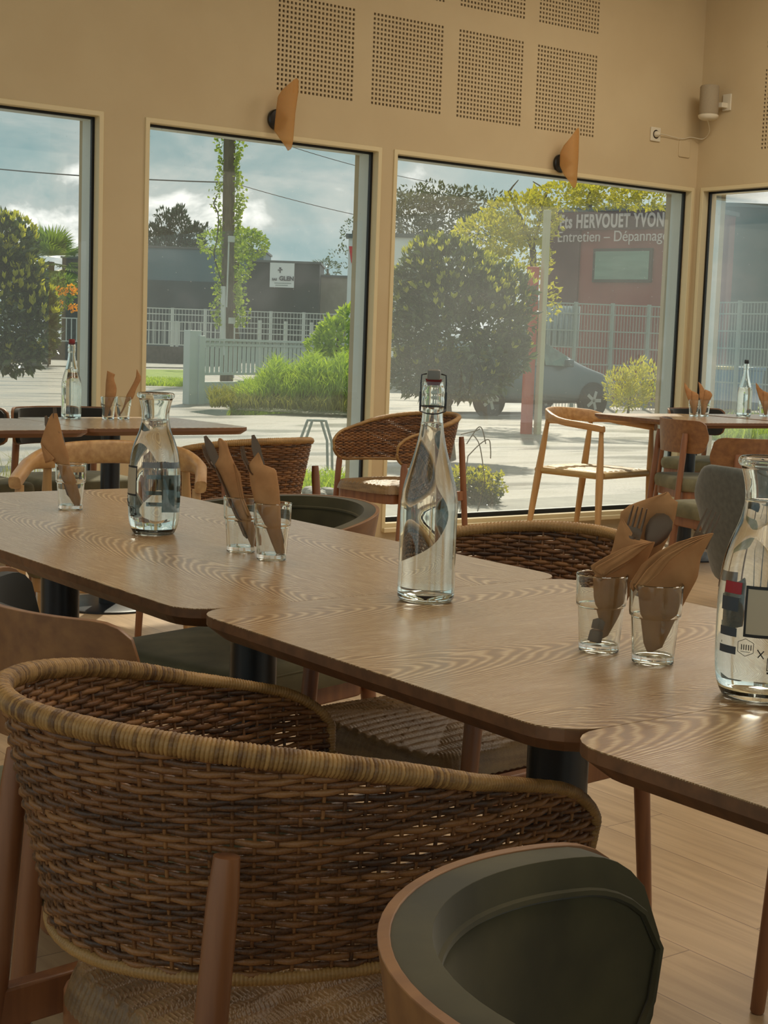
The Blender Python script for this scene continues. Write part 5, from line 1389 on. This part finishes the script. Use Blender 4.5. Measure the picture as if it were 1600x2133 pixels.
# parked car
def car(label):
    M['carpaint'] = mat('grey_blue_car_paint', '#54656c', rough=.25, spec=.7, metal=.3); M['carglass'] = mat('car_glass', '#2f4a44', '#6a8d80', rough=.08, scale=1.5)
    M['tyre'] = mat('tyre', '#141414', rough=.8); M['alloy'] = mat('alloy_wheel', '#b4b6b2', rough=.35, metal=.5); M['carlamp'] = mat('lamp_glass', '#c9cdc8', rough=.1)
    rear = gp(1018, 866); wb = 2.70; an = math.radians(-2.9)
    ax = rear + Vector((-math.sin(an), math.cos(an), 0))*.86
    t = thing('parked_car', (ax.x, ax.y, rear.z), an, label, 'car')
    # local frame: x forward from rear axle, y left; the near side is y<0 or y>0
    st = [(-.75, .55, .80, .82, .62), (-.70, .32, .95, 1.15, .80), (-.35, .25, 1.0, 1.52, .86), (.3, .22, 1.0, 1.62, .88), (1.1, .22, .99, 1.62, .89), (1.75, .22, .97, 1.50, .89), (2.35, .22, .94, 1.18, .88), (2.75, .24, .90, .98, .86), (3.2, .28, .84, .88, .80), (3.45, .40, .70, .72, .60)]
    b = MB(); loops = []
    for x, zb, zbelt, zt, hw in st:
        tw = hw*.72 if zt-zbelt > .2 else hw*.85
        lp = [(-hw*.9, zb), (-hw, zb+.12), (-hw*1.0, (zb+zbelt)/2), (-hw*.97, zbelt), (-tw-(hw*.97-tw)*.25, zbelt+(zt-zbelt)*.75), (-tw*.8, zt-.01), (0, zt+.015)]
        lp = lp + [(-y, z) for y, z in lp[-2::-1]]
        loops.append([(x, y, z) for y, z in lp])
    b.rings(loops); b.build('car_body', M['carpaint'], t, sub=2, angle=180)
    for sy in (-1, 1):
        b = MB()
        for x0, x1, h0, h1 in ((-.25, .42, .40, .50), (.50, 1.30, .50, .50), (1.38, 2.05, .48, .20)):
            b.add([(x0, sy*.885, 1.03), (x1, sy*.885, 1.01), (x1, sy*.735, 1.02+h1), (x0, sy*.735, 1.02+h0)], [(0, 1, 2, 3)])
        b.build('side_window', M['carglass'], t, smooth=False, solid=.01)
        b = MB(); b.box(1.85, 2.0, sy*.98-.08, sy*.98+.08, 1.0, 1.16); b.build('wing_mirror', M['carpaint'], t, bevel=.03)
        b = MB(); b.box(3.05, 3.36, sy*.62-.12, sy*.62+.12, .66, .82); b.build('headlamp', M['carlamp'], t, bevel=.03)
        for x in (0, wb):
            tw = MB(); tw.xf = Matrix.Translation((x, sy*.80, .32)) @ Matrix.Rotation(PI/2, 4, 'X')
            tw.lathe([(.21, -.10), (.29, -.105), (.32, -.07), (.32, .07), (.29, .105), (.21, .10)], 36); wh = tw.build('wheel', M['tyre'], t)
            tw = MB(); tw.xf = Matrix.Translation((x, sy*.80, .32)) @ Matrix.Rotation(PI/2, 4, 'X')
            tw.lathe([(.19, -.095), (.215, -.10), (.215, .10), (.19, .095)], 36, closed=True)
            for k in range(5):
                a = 2*PI*k/5
                for zz_ in (-.098, .098): tw.bar((.03*math.cos(a), .03*math.sin(a), zz_), (.2*math.cos(a), .2*math.sin(a), zz_), .07, .02, up=(0, 0, 1))
            tw.lathe([(.05, -.10), (.05, .10)], 16); tw.build('alloy_rim', M['alloy'], wh)
            # dark wheel arch
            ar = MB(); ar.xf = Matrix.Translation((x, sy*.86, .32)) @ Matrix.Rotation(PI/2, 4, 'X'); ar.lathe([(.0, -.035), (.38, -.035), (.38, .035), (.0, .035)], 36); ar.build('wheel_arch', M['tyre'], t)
    return t
car('grey hatchback parked behind the round laurel, its front half clear in the third window')
# red and pale window-glass reflections, built as solid bars before the car
M['refl_red'] = mat('red_reflection', '#b5452e', '#c2553a', rough=.5, scale=3); M['refl_pale'] = mat('pale_reflection_bar', '#c9c3a0', rough=.6)
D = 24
for x0_, x1_, y0_, m_, nm, lb in ((1092, 1118, 555, 'refl_red', 'red_reflection_bar', 'slim red glass reflection, built as a solid bar in front of the parked car in the third window'), (1120, 1137, 440, 'refl_pale', 'pale_reflection_bar', 'pale glass reflection, built as a solid bar close to the right of the slim red one in the third window')):
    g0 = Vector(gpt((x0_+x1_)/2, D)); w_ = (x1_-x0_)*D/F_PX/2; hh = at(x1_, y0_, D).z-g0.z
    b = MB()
    n_ = 1 if m_ != 'refl_red' else 9
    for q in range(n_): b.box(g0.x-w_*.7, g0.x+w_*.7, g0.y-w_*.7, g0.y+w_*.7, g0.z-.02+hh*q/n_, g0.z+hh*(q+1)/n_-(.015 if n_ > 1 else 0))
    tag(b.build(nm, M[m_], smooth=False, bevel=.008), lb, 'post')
# dead reed leaning over the bed
b = MB(); D = 10.4
for pts in (((972, 925), (985, 905), (997, 890), (1005, 895), (1012, 925)), ((975, 950), (1000, 925), (1018, 916), (1022, 935), (1022, 955)), ((960, 905), (990, 898), (1000, 893)), ((1010, 1000), (1000, 930), (985, 905))):
    b.tube(catmull([at(x, y, D) for x, y in pts], 4), .004, 5)
g_ = Vector(gpt(1008, D)); b.tube([at(1010, 1000, D), g_], .004, 5); b.tube([at(975, 950, D), Vector(gpt(972, D))], .004, 5)
tag(b.build('dry_stalks', M['bark']), 'bent dry stalks outside the third window above the flower bed', 'stalks')
# stones at the pavement edge
rng = random.Random(9)
for k in range(9):
    g0 = Vector(gpt(rng.uniform(655, 712), 11.8+rng.uniform(-.3, .3))); b = MB(); r = rng.uniform(.04, .08)
    b.lathe([(.001, -.2*r), (r*.9, 0), (r, .3*r), (r*.7, .7*r), (.001, .85*r)], 7); o = b.build('stone', M['paving'], bevel=.006); o.location = g0; o.rotation_euler = (0, 0, rng.random()*6); o.scale = (1.3, .9, 1)
    tag(o, 'pale stone in the row of stones outside the pier window', 'stone', 'pale stones at the pavement edge')
